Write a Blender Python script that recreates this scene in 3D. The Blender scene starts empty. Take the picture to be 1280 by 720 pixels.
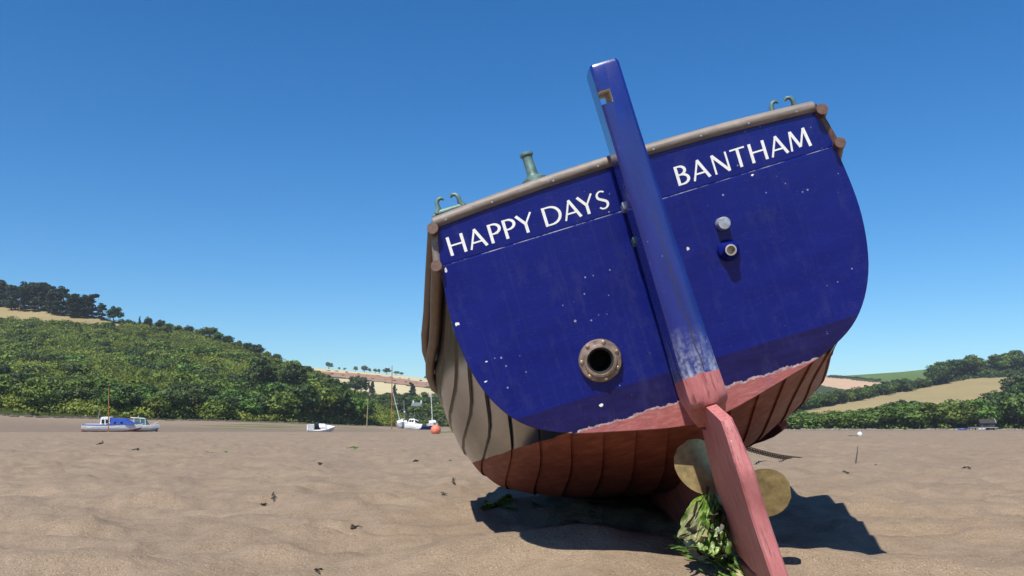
import bpy, bmesh, math, random
import numpy as np
from mathutils import Vector, Matrix, noise as mnoise
random.seed(7); RNG = np.random.default_rng(11)
SC = bpy.context.scene
COL = SC.collection
D = bpy.data

# ------------------------------------------------------------------ camera geometry
FPX = 1108.0
PITCH = math.atan(170.0 / FPX)
CAM = Vector((0, 0, 0.65))
CP, SP = math.cos(PITCH), math.sin(PITCH)
def ray(px, py):
    xc = (px - 640) / FPX; yc = (360 - py) / FPX
    return Vector((xc, CP - yc * SP, SP + yc * CP))
def at(px, py, Y):
    r = ray(px, py)
    return CAM + r * (Y / r.y)

# ------------------------------------------------------------------ node helper
class NT:
    def __init__(s, name):
        s.m = D.materials.new(name); s.m.use_nodes = True
        s.t = s.m.node_tree; s.t.nodes.clear()
        s.out = s.t.nodes.new('ShaderNodeOutputMaterial')
        s.b = s.t.nodes.new('ShaderNodeBsdfPrincipled')
        s.t.links.new(s.b.outputs[0], s.out.inputs[0])
        s.co = s.t.nodes.new('ShaderNodeTexCoord')
    def put(s, sock, v):
        if isinstance(v, bpy.types.NodeSocket): s.t.links.new(v, sock)
        elif isinstance(v, (tuple, list)) and len(v) == 3 and sock.type == 'RGBA': sock.default_value = (*v, 1)
        else: sock.default_value = v
    def obj(s): return s.co.outputs['Object']
    def scale(s, vec, sc):
        n = s.t.nodes.new('ShaderNodeMapping'); s.put(n.inputs[0], vec); n.inputs['Scale'].default_value = sc
        return n.outputs[0]
    def noise(s, vec, scale, detail=4, rough=.55, col=False):
        n = s.t.nodes.new('ShaderNodeTexNoise'); s.put(n.inputs['Vector'], vec)
        n.inputs['Scale'].default_value = scale; n.inputs['Detail'].default_value = detail; n.inputs['Roughness'].default_value = rough
        return n.outputs[1 if col else 0]
    def voro(s, vec, scale, out='Distance'):
        n = s.t.nodes.new('ShaderNodeTexVoronoi'); s.put(n.inputs['Vector'], vec); n.inputs['Scale'].default_value = scale
        return n.outputs[out]
    def ramp(s, fac, stops, interp='LINEAR'):
        n = s.t.nodes.new('ShaderNodeValToRGB'); s.put(n.inputs[0], fac); r = n.color_ramp; r.interpolation = interp
        while len(r.elements) < len(stops): r.elements.new(1)
        for e, (p, c) in zip(r.elements, stops):
            e.position = p; e.color = (*c, 1) if isinstance(c, (tuple, list)) else (c, c, c, 1)
        return n.outputs[0]
    def mix(s, fac, a, b, mode='MIX'):
        n = s.t.nodes.new('ShaderNodeMix'); n.data_type = 'RGBA'; n.blend_type = mode
        s.put(n.inputs[0], fac); s.put(n.inputs[6], a); s.put(n.inputs[7], b)
        return n.outputs[2]
    def math(s, op, a, b=0.0, c=None):
        n = s.t.nodes.new('ShaderNodeMath'); n.operation = op; s.put(n.inputs[0], a); s.put(n.inputs[1], b)
        if c is not None: s.put(n.inputs[2], c)
        return n.outputs[0]
    def sep(s, vec):
        n = s.t.nodes.new('ShaderNodeSeparateXYZ'); s.put(n.inputs[0], vec); return n.outputs
    def attr(s, name):
        n = s.t.nodes.new('ShaderNodeAttribute'); n.attribute_name = name; return n.outputs['Color']
    def rand(s):
        return s.t.nodes.new('ShaderNodeObjectInfo').outputs['Random']
    def bump(s, h, strength=.3, dist=.01, normal=None):
        n = s.t.nodes.new('ShaderNodeBump'); s.put(n.inputs['Height'], h)
        n.inputs['Strength'].default_value = strength; n.inputs['Distance'].default_value = dist
        if normal is not None: s.put(n.inputs['Normal'], normal)
        return n.outputs[0]
    def set(s, **kw):
        for k, v in kw.items():
            s.put(s.b.inputs[{'col': 'Base Color', 'rough': 'Roughness', 'metal': 'Metallic', 'normal': 'Normal', 'coat': 'Coat Weight',
                              'coatr': 'Coat Roughness', 'spec': 'Specular IOR Level', 'trans': 'Transmission Weight', 'alpha': 'Alpha'}[k]], v)
        return s.m

def simple(name, col, rough=.6, metal=0, vary=.25, sc=8, bump=.15, dist=.005):
    t = NT(name); n = t.noise(t.obj(), sc, 5)
    lo = tuple(c * (1 - vary) for c in col); hi = tuple(min(1, c * (1 + vary)) for c in col)
    c = t.ramp(n, [(.3, lo), (.7, hi)])
    return t.set(col=c, rough=rough, metal=metal, normal=t.bump(t.noise(t.obj(), sc * 5, 4), bump, dist))

# ------------------------------------------------------------------ mesh helper
class MB:
    def __init__(s): s.v = []; s.f = []; s.mi = []
    def add(s, vs, fs, mi=0):
        o = len(s.v); s.v += [tuple(v) for v in vs]; s.f += [tuple(i + o for i in f) for f in fs]; s.mi += [mi] * len(fs)
    def box(s, c, size, M=None, mi=0, taper=1.0):
        hx, hy, hz = (q / 2 for q in size); vs = []
        for z, k in ((-hz, 1), (hz, taper)):
            for x, y in ((-hx, -hy), (hx, -hy), (hx, hy), (-hx, hy)):
                p = Vector((x * k, y * k, z)); p = (M @ p) if M else p; vs.append(p + Vector(c))
        s.add(vs, [(0, 3, 2, 1), (4, 5, 6, 7), (0, 1, 5, 4), (1, 2, 6, 5), (2, 3, 7, 6), (3, 0, 4, 7)], mi)
    def loft(s, rings, cap=True, closed=True, mi=0):
        n = len(rings[0]); vs = [p for r in rings for p in r]; fs = []
        for i in range(len(rings) - 1):
            for j in range(n if closed else n - 1):
                k = (j + 1) % n
                fs.append((i * n + j, i * n + k, (i + 1) * n + k, (i + 1) * n + j))
        if cap and closed:
            fs.append(tuple(range(n))[::-1]); fs.append(tuple((len(rings) - 1) * n + j for j in range(n)))
        s.add(vs, fs, mi)
    def tube(s, pts, rad, seg=8, cap=True, mi=0, sq=1.0):
        pts = [Vector(p) for p in pts]; rings = []; up = None
        for i, p in enumerate(pts):
            d = (pts[min(i + 1, len(pts) - 1)] - pts[max(i - 1, 0)]).normalized()
            if up is None: up = Vector((0, 0, 1)) if abs(d.z) < .9 else Vector((1, 0, 0))
            a = (up - d * up.dot(d)).normalized(); b = d.cross(a); up = a
            r = rad[i] if isinstance(rad, (list, tuple)) else rad
            rings.append([p + a * (math.cos(q) * r * sq) + b * (math.sin(q) * r) for q in (2 * math.pi * k / seg for k in range(seg))])
        s.loft(rings, cap, mi=mi)
    def lathe(s, prof, M=None, seg=24, mi=0, cap=True):
        rings = []
        for r, z in prof:
            ring = [Vector((math.cos(2 * math.pi * k / seg) * r, math.sin(2 * math.pi * k / seg) * r, z)) for k in range(seg)]
            rings.append([(M @ p) if M else p for p in ring])
        s.loft(rings, cap, mi=mi)
    def prism(s, poly, fn, a, b, mi=0):
        n = len(poly); vs = [fn(x, y, a) for x, y in poly] + [fn(x, y, b) for x, y in poly]
        s.add(vs, [tuple(range(n))[::-1], tuple(range(n, 2 * n))] + [(i, (i + 1) % n, n + (i + 1) % n, n + i) for i in range(n)], mi)
    def build(s, name, mats, parent=None, smooth=40, fix=True, bevel=0):
        me = D.meshes.new(name); me.from_pydata(s.v, [], s.f); 
        mats = mats if isinstance(mats, (list, tuple)) else [mats]
        for m in mats: me.materials.append(m)
        me.polygons.foreach_set('material_index', s.mi)
        if fix:
            b = bmesh.new(); b.from_mesh(me); bmesh.ops.recalc_face_normals(b, faces=b.faces); b.to_mesh(me); b.free()
        o = D.objects.new(name, me); COL.objects.link(o)
        if parent: o.parent = parent
        if smooth:
            me.polygons.foreach_set('use_smooth', [True] * len(me.polygons)); me.set_sharp_from_angle(angle=math.radians(smooth))
        if bevel:
            md = o.modifiers.new('bevel', 'BEVEL'); md.width = bevel; md.segments = 2; md.limit_method = 'ANGLE'; md.angle_limit = math.radians(35)
        return o

def tag(o, label=None, cat=None, group=None, kind=None):
    if label: o['label'] = label
    if cat: o['category'] = cat
    if group: o['group'] = group
    if kind: o['kind'] = kind
    return o
def empty(name, loc, rot=(0, 0, 0), sc=1):
    o = D.objects.new(name, None); COL.objects.link(o); o.location = loc; o.rotation_euler = rot
    o.scale = (sc,) * 3 if isinstance(sc, (int, float)) else sc; o.empty_display_size = .1
    return o
def copy_tree(o, parent=None):
    c = o.copy(); COL.objects.link(c)
    if parent: c.parent = parent
    for ch in [q for q in D.objects if q.parent == o]: copy_tree(ch, c)
    return c

# ------------------------------------------------------------------ numpy noise
def vnoise(x, y, seed=0):
    xi = np.floor(x).astype(np.int64); yi = np.floor(y).astype(np.int64); fx = x - xi; fy = y - yi
    fx = fx * fx * fx * (fx * (fx * 6 - 15) + 10); fy = fy * fy * fy * (fy * (fy * 6 - 15) + 10)
    def h(a, b):
        n = (a * 374761393 + b * 668265263 + seed * 982451653) & 0x7fffffff
        n = ((n ^ (n >> 13)) * 1274126177) & 0x7fffffff; n = n ^ (n >> 16)
        return (n & 0xffff) / 32767.5 - 1
    return (h(xi, yi) * (1 - fx) + h(xi + 1, yi) * fx) * (1 - fy) + (h(xi, yi + 1) * (1 - fx) + h(xi + 1, yi + 1) * fx) * fy
def sstep(a, b, x):
    t = np.clip((x - a) / (b - a), 0, 1); return t * t * (3 - 2 * t)

# ------------------------------------------------------------------ ground
def np_ground(x, y):
    r = np.hypot(x, y); d = np.maximum(y, 1.0); px = 640 + FPX * x / d
    wx = x + .15 * vnoise(x * 1.3, y * 1.3, 91); wy = y + .15 * vnoise(x * 1.3, y * 1.3, 92)
    l1 = vnoise(wx * .55, wy * .8, 1); l2 = vnoise(wx * 1.3 + 9, wy * 2.0, 2); l3 = vnoise(wx * 3.0, wy * 4.4, 3); l4 = vnoise(wx * 7, wy * 10, 4)
    l5 = vnoise(wx * 18, wy * 25, 5)
    rg = 1 - np.abs(vnoise(wx * .9 + 31, wy * 1.7, 6))
    z = .040 * l1 + .045 * l2 + .034 * l3 + .014 * l4 + .0035 * l5 + .046 * (rg ** 2 - .4)
    z += .05 * np.exp(-(((x - .55) / .5) ** 2 + ((y - 4.75) / .35) ** 2)) + .085 * np.exp(-(((x - .45) / .75) ** 2 + ((y - 4.6) / .5) ** 2)) - .02
    z *= 1 - .6 * sstep(25, 80, r)
    z += .05 * vnoise(x * .09, y * .09, 8) * sstep(8, 30, r)
    dip = .25 * sstep(70, 98, d)                                   # the bank falls away to the channel
    shore = np.interp(px, [-200, 0, 150, 340, 450, 600, 900, 1300], [2.5, 2.45, 1.75, 1.0, .25, -.05, -.8, -.95])
    sd = np.interp(px, [-200, 0, 340, 450, 600, 900], [160, 160, 190, 220, 270, 245])
    up = sstep(0, 1, (d - 104) / (sd - 104))
    zf = -dip * (1 - up) + shore * up + .05 * vnoise(x * .15, y * .1, 12) * sstep(100, 110, d)
    left = 1 - sstep(430, 620, px)
    zr = np.interp(d, [0, 80, 230, 6000], [0, -.02, -.9, -1.2])
    z = z + np.where(y > 1, left * zf + (1 - left) * zr, 0)
    return z
def ground_z(x, y): return float(np_ground(np.array([x], float), np.array([y], float))[0])
def gpt(px, py):                                                  # point of the near sand under a pixel
    r = ray(px, py); s = -CAM.z / r.z
    for _ in range(6):
        p = CAM + r * s; s = (ground_z(p.x, p.y) - CAM.z) / r.z
    return CAM + r * s

def build_ground():
    th = np.concatenate([np.linspace(-42, 42, 820), np.linspace(42, 318, 150)[1:-1]]); th = np.radians(th)
    r = .3 * (5000 / .3) ** np.linspace(0, 1, 540)
    R, T = np.meshgrid(r, th, indexing='ij'); x = R * np.sin(T); y = R * np.cos(T)
    z = np_ground(x.ravel(), y.ravel()).reshape(x.shape)
    n, m = x.shape
    co = np.stack([x, y, z], -1).reshape(-1, 3)
    i, j = np.meshgrid(np.arange(n - 1), np.arange(m), indexing='ij'); j2 = (j + 1) % m
    q = np.stack([i * m + j, (i + 1) * m + j, (i + 1) * m + j2, i * m + j2], -1).reshape(-1, 4)
    me = np_mesh('sand', co, q); o = D.objects.new('sand', me); COL.objects.link(o)
    me.polygons.foreach_set('use_smooth', [True] * len(me.polygons))
    d = co[:, 1]; px = 640 + FPX * co[:, 0] / np.maximum(d, 1)
    wet = sstep(88, 106, d) * (1 - sstep(120, 150, d)) * (1 - sstep(430, 600, px)) * .9
    wet *= .45; wet += .3 * sstep(60, 150, d) * sstep(900, 1000, px) * (1 - sstep(180, 240, d))
    algae = sstep(.1, .5, vnoise(co[:, 0] * .05, co[:, 1] * .3, 44)) * sstep(112, 125, d) * (1 - sstep(170, 230, d)) * sstep(180, 330, px) * (1 - sstep(440, 520, px))
    a = me.color_attributes.new('wet', 'FLOAT_COLOR', 'POINT')
    c = np.zeros((len(co), 4), np.float32); c[:, 0] = wet; c[:, 1] = algae; c[:, 3] = 1
    a.data.foreach_set('color', c.ravel())
    t = NT('beach_sand'); ob = t.obj()
    n1 = t.noise(ob, .9, 5, .6); n2 = t.noise(ob, 5, 5, .65); n3 = t.noise(ob, 150, 3, .7); n4 = t.voro(ob, 210, 'Color')
    c = t.ramp(n1, [(.3, (0.2123, 0.1550, 0.1031)), (.7, (0.2868, 0.2149, 0.1448))])
    c = t.mix(t.ramp(n2, [(.38, 0.0), (.68, .65)]), c, (0.1676, 0.1193, 0.0776))
    c = t.mix(t.ramp(n3, [(.42, .0), (.72, .42)]), c, (0.3427, 0.2685, 0.1872))
    g = t.sep(n4)
    c = t.mix(t.ramp(g[0], [(.0, .9), (.16, 0.0)]), c, (0.1080, 0.0749, 0.0545))
    c = t.mix(t.ramp(g[1], [(.92, .0), (1.0, .35)]), c, (0.6480, 0.5350, 0.3924))
    w = t.sep(t.attr('wet'))
    c = t.mix(w[0], c, (.10, .075, .055)); c = t.mix(w[1], c, (.12, .12, .035))
    b = t.bump(n3, .5, .004); b = t.bump(t.noise(ob, 40, 4, .65), .55, .016, b); b = t.bump(t.noise(ob, 9, 4, .6), .4, .04, b)
    me.materials.append(t.set(col=c, rough=t.math('SUBTRACT', .92, t.math('MULTIPLY', w[0], .15)), normal=b, spec=.25))
    tag(o, kind='structure')

def np_mesh(name, co, quads, tint=None):
    me = D.meshes.new(name); n = len(quads)
    me.vertices.add(len(co)); me.vertices.foreach_set('co', np.asarray(co, np.float32).ravel())
    me.loops.add(n * 4); me.loops.foreach_set('vertex_index', np.asarray(quads, np.int32).ravel())
    me.polygons.add(n); me.polygons.foreach_set('loop_start', np.arange(0, n * 4, 4, dtype=np.int32))
    me.polygons.foreach_set('loop_total', np.full(n, 4, np.int32))
    me.update(calc_edges=True)
    if tint is not None:
        a = me.color_attributes.new('tint', 'FLOAT_COLOR', 'POINT'); a.data.foreach_set('color', np.asarray(tint, np.float32).ravel())
    return me

build_ground()

# ------------------------------------------------------------------ THE BOAT
R0 = Vector((1, 0, 0)); U0 = Vector((0, -SP, CP)); N0 = Vector((0, CP, SP))
RO = math.radians(17.0); RK = math.radians(10.0)
XB = R0 * math.cos(RO) + U0 * math.sin(RO); VB = U0 * math.cos(RO) - R0 * math.sin(RO)
FB = N0 * math.cos(RK) - VB * math.sin(RK); BB = VB * math.cos(RK) + N0 * math.sin(RK)
ORG = CAM + ray(780, 205) * 4.0
BM = Matrix((XB, FB, BB)).transposed()
BASE = 1.87
boat = empty('boat', ORG + BM @ Vector((0, 0, -BASE)))
boat.rotation_mode = 'QUATERNION'; boat.rotation_quaternion = BM.to_quaternion()
tag(boat, 'large blue clinker boat heeled over on the sand, stern lettered HAPPY DAYS and BANTHAM', 'boat')
PX = .0036
def L(p): return Vector((p[0], p[1], p[2] + BASE))
def TF(u, v, n):        # transom plane: u across, v up it, n out of it towards the stern
    return Vector((u, -v * math.sin(RK) - n * math.cos(RK), v * math.cos(RK) - n * math.sin(RK) + BASE))
def W2B(px, py, n=0):   # pixel -> (u, v) in the transom plane offset n
    dep = (4.0 - n); p = CAM + ray(px, py) * dep - ORG
    return p.dot(XB), p.dot(VB)

ST = [0, 1, 2, 3, 4.2, 5.4, 6.4, 7.0]
SEC = np.array([
 [(0,-1.18),(.165,-1.155),(.38,-1.105),(.60,-1.045),(.775,-.945),(.885,-.77),(.93,-.53),(.915,-.27),(.87,-.03)],
 [(0,-1.48),(.22,-1.41),(.45,-1.33),(.70,-1.22),(.91,-1.08),(1.03,-.85),(1.10,-.58),(1.10,-.33),(1.08,-.12)],
 [(0,-1.62),(.27,-1.545),(.55,-1.47),(.85,-1.36),(1.09,-1.225),(1.24,-.98),(1.30,-.68),(1.30,-.43),(1.27,-.2)],
 [(0,-1.70),(.3,-1.62),(.6,-1.545),(.92,-1.43),(1.18,-1.265),(1.33,-1.0),(1.39,-.7),(1.39,-.46),(1.37,-.25)],
 [(0,-1.76),(.28,-1.72),(.56,-1.64),(.86,-1.48),(1.1,-1.24),(1.26,-.95),(1.33,-.66),(1.34,-.42),(1.33,-.22)],
 [(0,-1.74),(.2,-1.66),(.4,-1.53),(.6,-1.34),(.78,-1.08),(.92,-.8),(1.02,-.5),(1.08,-.25),(1.1,-.08)],
 [(0,-1.70),(.08,-1.55),(.16,-1.36),(.26,-1.14),(.36,-.88),(.46,-.6),(.54,-.32),(.6,-.08),(.65,.1)],
 [(.0,-1.55),(.02,-1.38),(.03,-1.18),(.035,-.95),(.04,-.70),(.04,-.45),(.04,-.18),(.04,.05),(.04,.25)]], float)
def cr(a, b, c, d, t): return .5 * (2 * b + (c - a) * t + (2 * a - 5 * b + 4 * c - d) * t * t + (3 * b - a - 3 * c + d) * t ** 3)
def station(T):
    T = max(0, min(7, T)); i = max(k for k in range(len(ST) - 1) if ST[k] <= T); t = (T - ST[i]) / (ST[i + 1] - ST[i])
    A = SEC[i]; Bq = SEC[i + 1]; h = ST[i + 1] - ST[i]
    m0 = (Bq - A) / h if i == 0 else (Bq - SEC[i - 1]) / (ST[i + 1] - ST[i - 1])
    m1 = (Bq - A) / h if i == len(ST) - 2 else (SEC[i + 2] - A) / (ST[i + 2] - ST[i])
    return A * (2 * t**3 - 3 * t**2 + 1) + Bq * (-2 * t**3 + 3 * t**2) + h * m0 * (t**3 - 2 * t**2 + t) + h * m1 * (t**3 - t**2)
_cache = {}
def section(T):        # dense section curve with arc-length parameter
    if T in _cache: return _cache[T]
    P = station(T); P2 = np.vstack([2 * P[0] - P[1], P, 2 * P[-1] - P[-2]]); out = []
    for k in range(len(P) - 1):
        for q in np.linspace(0, 1, 12, endpoint=False): out.append(cr(P2[k], P2[k + 1], P2[k + 2], P2[k + 3], q))
    out.append(P[-1]); out = np.array(out); s = np.concatenate([[0], np.cumsum(np.hypot(*np.diff(out, axis=0).T))]); s /= s[-1]
    _cache[T] = (out, s); return _cache[T]
def hull(T, s, off=0.0, side=1):
    o, a = section(T); x = np.interp(s, a, o[:, 0]); z = np.interp(s, a, o[:, 1])
    e = .012; dx = np.interp(s + e, a, o[:, 0]) - np.interp(s - e, a, o[:, 0]); dz = np.interp(s + e, a, o[:, 1]) - np.interp(s - e, a, o[:, 1])
    l = math.hypot(dx, dz) or 1; x2 = x + off * dz / l; z2 = z - off * dx / l
    yy = T - z2 * math.tan(RK) * max(0, 1 - T / 1.6)
    if T > 5.4: yy += (z2 + .6) * .35 * ((T - 5.4) / 1.6) ** 2
    return Vector((side * max(0, x2), yy, z2 + BASE))
def s_at_z(T, z):
    o, a = section(T); k = len(o) // 3; return float(np.interp(z, o[k:, 1], a[k:]))

WLZ = BASE - 1.080; BANDZ = BASE - .945
# --- paints
def hull_paint():
    t = NT('hull_paint'); ob = t.obj(); x, y, z = t.sep(ob)
    nz = t.noise(ob, 6, 5); zz = t.math('ADD', z, t.math('MULTIPLY', t.math('SUBTRACT', nz, .5), .03))
    f = t.math('GREATER_THAN', zz, WLZ + .01)
    st = t.noise(t.scale(ob, (2, 1.2, 9)), 5, 6, .65)
    red = t.ramp(st, [(.25, (.12, .030, .018)), (.5, (.21, .056, .034)), (.75, (.30, .105, .065))])
    red = t.mix(t.ramp(t.noise(ob, 22, 5, .7), [(.55, 0.0), (.75, .6)]), red, (.12, .03, .02))
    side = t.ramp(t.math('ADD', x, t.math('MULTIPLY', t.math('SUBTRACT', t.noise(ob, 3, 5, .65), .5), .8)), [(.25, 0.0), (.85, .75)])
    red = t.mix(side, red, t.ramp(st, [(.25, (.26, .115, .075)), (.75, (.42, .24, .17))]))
    navy = t.ramp(st, [(.3, (.010, .012, .022)), (.8, (.020, .023, .036))])
    c = t.mix(f, red, navy)
    b = t.bump(t.noise(t.scale(ob, (8, 1, 8)), 6, 4), .12, .006); b = t.bump(t.noise(ob, 40, 4), .1, .003, b)
    rr = t.math('MULTIPLY_ADD', f, -.50, .62)
    rr = t.math('ADD', rr, t.math('MULTIPLY', t.noise(ob, 9, 4), .08))
    return t.set(col=c, rough=rr, normal=b, spec=.26, coat=t.math('MULTIPLY', f, .12), coatr=.08)
def stern_paint():
    t = NT('stern_paint'); ob = t.obj(); x, y, z = t.sep(ob)
    nz = t.noise(ob, 14, 6, .7); wob = t.math('MULTIPLY', t.math('SUBTRACT', nz, .5), .06)
    blue = t.ramp(t.noise(t.scale(ob, (1, 1, 3)), 4, 5, .6), [(.3, (.0032, .0085, .125)), (.75, (.0050, .0125, .165))])
    dark = t.ramp(t.noise(t.scale(ob, (1, 1, 4)), 9, 5, .7), [(.3, (.007, .007, .052)), (.75, (.014, .012, .10))])
    c = blue
    run = t.ramp(t.noise(t.scale(ob, (38, 1, 1.1)), 1, 5, .6), [(.56, 0.0), (.70, .22)]); c = t.mix(run, c, (.030, .034, .12))
    fade = t.ramp(t.noise(t.scale(ob, (1, 1, 2)), 1.6, 5, .6), [(.45, 0.0), (.75, .35)]); c = t.mix(fade, c, (.009, .019, .19))
    scr = t.math('LESS_THAN', t.math('ABSOLUTE', t.math('SUBTRACT', t.noise(t.scale(ob, (2, 2, 16)), 3, 3), .5)), .0022); c = t.mix(t.math('MULTIPLY', scr, .07), c, (.25, .27, .42))
    blue = c
    band = t.math('LESS_THAN', t.math('ADD', z, t.math('MULTIPLY', wob, .12)), BANDZ)
    c = t.mix(band, blue, dark)
    pink = t.ramp(t.noise(t.scale(ob, (2, 2, 7)), 12, 6, .7), [(.25, (.26, .07, .06)), (.55, (.40, .13, .12)), (.8, (.50, .25, .22))])
    redm = t.math('LESS_THAN', t.math('ADD', z, wob), WLZ - .004)
    edge = t.math('LESS_THAN', t.math('ADD', z, t.math('MULTIPLY', wob, 1.15)), WLZ + .005)
    c = t.mix(edge, c, t.ramp(t.noise(ob, 30, 5, .7), [(.4, (.30, .20, .20)), (.65, (.52, .42, .42))])); c = t.mix(redm, c, pink)
    # chips and splashes
    sp = t.math('LESS_THAN', t.voro(ob, 26), t.math('MULTIPLY', t.ramp(t.noise(ob, 3.4, 4), [(.50, 0.0), (.68, 1.0)]), .17))
    c = t.mix(t.math('MULTIPLY', sp, .55), c, (.40, .42, .55))
    sp2 = t.math('LESS_THAN', t.voro(t.scale(ob, (1.0, 1, .8)), 5.5), t.math('MULTIPLY', t.ramp(t.noise(ob, 40, 4), [(.45, 0.0), (.7, 1.0)]), .075))
    c = t.mix(t.math('MULTIPLY', sp2, .9), c, (.72, .70, .66))
    # plank seam below the names
    sm = t.math('ABSOLUTE', t.math('SUBTRACT', z, BASE - .202)); sl = t.math('LESS_THAN', t.math('ADD', sm, t.math('MULTIPLY', wob, .05)), .0018)
    gate = t.ramp(t.noise(t.scale(ob, (1, 1, .01)), 7, 5, .7), [(.46, 0.0), (.60, 1.0)])
    c = t.mix(t.math('MULTIPLY', sl, t.math('MULTIPLY', gate, .75)), c, (.5, .5, .6))
    scuff = t.ramp(t.noise(t.scale(ob, (1.5, 1.5, .7)), 7, 7, .75), [(.52, 0.0), (.72, .28)])
    c = t.mix(scuff, c, (.05, .055, .16))
    b = t.bump(t.noise(t.scale(ob, (1, 1, 6)), 14, 5, .6), .10, .004); b = t.bump(t.noise(ob, 3, 3), .12, .02, b)
    b = t.bump(t.math('SMOOTH_MIN', sm, .006, .002), .6, .6, b)
    rr = t.math('MULTIPLY_ADD', edge, .35, t.math('MULTIPLY_ADD', t.noise(ob, 6, 5), .14, .16))
    return t.set(col=c, rough=rr, normal=b, spec=.32)
def rudder_paint():
    t = NT('rudder_paint'); ob = t.obj(); x, y, z = t.sep(ob)
    nz = t.noise(ob, 16, 6, .7); wob = t.math('MULTIPLY', t.math('SUBTRACT', nz, .5), .05)
    blue = t.ramp(t.noise(t.scale(ob, (3, 3, .6)), 6, 6, .65), [(.3, (.007, .015, .14)), (.75, (.011, .025, .21))])
    pink = t.ramp(t.noise(t.scale(ob, (4, 4, 1)), 7, 7, .7), [(.25, (0.3128, 0.0874, 0.0828)), (.5, (0.4324, 0.1426, 0.138)), (.78, (0.506, 0.2208, 0.2024))])
    pink = t.mix(t.ramp(t.noise(t.scale(ob, (12, 12, .8)), 5, 5, .7), [(.56, 0.0), (.66, .8)]), pink, (.15, .035, .03))
    zz = t.math('ADD', z, wob)
    worn_glint = t.ramp(t.math('SUBTRACT', t.math('ADD', zz, t.math('MULTIPLY', wob, 2.0)), BASE - 1.01), [(.0, 1.0), (.06, .7), (.22, 0.0)])
    worn_glint = t.math('MULTIPLY', worn_glint, t.ramp(t.noise(t.scale(ob, (9, 9, .8)), 3, 6, .65), [(.36, 0.0), (.66, .95)]))
    c = t.mix(worn_glint, blue, t.ramp(t.noise(ob, 60, 4), [(.35, (.10, .12, .17)), (.6, (.50, .54, .62))]))  # scuffed paint plus the sun's gloss highlight painted in, low on the stock
    c = t.mix(t.math('LESS_THAN', zz, BASE - 1.00), c, pink)
    sp = t.math('LESS_THAN', t.voro(ob, 34), t.math('MULTIPLY', t.ramp(t.noise(ob, 3.5, 3), [(.46, 0.0), (.75, 1.0)]), .16))
    c = t.mix(t.math('MULTIPLY', sp, .55), c, (.45, .48, .6))
    cr_ = t.math('LESS_THAN', t.math('ABSOLUTE', t.math('SUBTRACT', t.math('ADD', x, t.math('MULTIPLY', t.math('SUBTRACT', t.noise(t.scale(ob, (.2, .2, 1)), 3, 3), .5), .10)), .012)), .0028)
    low = t.ramp(t.math('SUBTRACT', BASE - .25, z), [(.0, 0.0), (.08, .8)])
    low = t.math('MULTIPLY', low, t.math('GREATER_THAN', z, BASE - .99)); c = t.mix(t.math('MULTIPLY', cr_, low), c, (.03, .025, .02))
    b = t.bump(t.noise(t.scale(ob, (6, 6, 1)), 7, 5, .6), .12, .005)
    pk = t.math('LESS_THAN', zz, BASE - 1.00)
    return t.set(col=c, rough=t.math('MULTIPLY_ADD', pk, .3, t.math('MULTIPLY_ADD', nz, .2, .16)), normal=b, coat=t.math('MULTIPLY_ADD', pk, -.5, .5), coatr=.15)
def wood(name, a, b_, ax=(1, 8, 8), rough=.6, sc=5):
    t = NT(name); ob = t.obj(); n = t.noise(t.scale(ob, ax), sc, 7, .7)
    c = t.ramp(n, [(.25, a), (.75, b_)]); c = t.mix(t.ramp(t.noise(ob, 18, 5, .7), [(.55, 0.0), (.75, .55)]), c, tuple(q * .4 for q in a))
    c = t.mix(t.ramp(t.noise(ob, 9, 6, .75), [(.58, 0.0), (.72, .6)]), c, tuple(min(1, q * 1.5 + .06) for q in b_))
    return t.set(col=c, rough=rough, normal=t.bump(n, .35, .005))
M_hull = hull_paint(); M_stern = stern_paint(); M_rud = rudder_paint()
M_rail = wood('weathered_rail', (.115, .09, .075), (.29, .24, .20), (1, 10, 10), .55)
M_rub = wood('rubbing_wood', (.055, .025, .014), (.155, .082, .048), (8, .8, 8), .45)
M_deck = wood('deck_wood', (.25, .18, .12), (.36, .27, .19), (10, 1, 10), .6)
M_white = simple('lettering_white', (.80, .79, .75), .5, vary=.06, sc=30)
M_verd = simple('verdigris_bronze', (.115, .19, .17), .55, .35, .4, 25)
M_bronze = simple('old_bronze', (.34, .24, .15), .45, .7, .45, 30)
M_rust = simple('rusty_flange', (.27, .20, .16), .5, .5, .5, 26)
M_black = simple('black_rubber', (.012, .012, .012), .7)
M_galv = simple('galvanised', (.46, .49, .52), .45, .6, .3, 60)
M_brass = simple('pale_bronze_blade', (.36, .28, .13), .42, .6, .35, 22)
M_keel = simple('keel_antifoul', (.20, .05, .045), .7, 0, .4, 12)
M_inwood = simple('bare_wood', (.66, .58, .46), .7, 0, .2, 20)

# --- hull: clinker planks
NST = 12; TS = [0, .08, .2, .35, .55, .8, 1.1, 1.4, 1.75, 2.1, 2.5, 2.9, 3.3, 3.8, 4.3, 4.8, 5.3, 5.8, 6.2, 6.6, 6.85, 7.0]
mb = MB()
for side in (1, -1):
    for k in range(NST):
        s0, s1 = k / NST, (k + 1) / NST
        grid = []
        for T in TS:
            th = .012 * (1 if T < 6.3 else max(.1, (7 - T) / .7))
            row = [hull(T, s0, -.004, side)] if k else []
            for q in (0, .06, .3, .55, .8, 1.0):
                row.append(hull(T, s0 + (s1 - s0) * q, (th if k else .0) * (1 - q) * 1.0, side))
            row.append(hull(T, min(1, s1 + .01), -.006, side)); grid.append(row)
        mb.loft(grid, cap=False, closed=False)
hu = mb.build('hull', M_hull, boat, smooth=38, fix=True)
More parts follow.
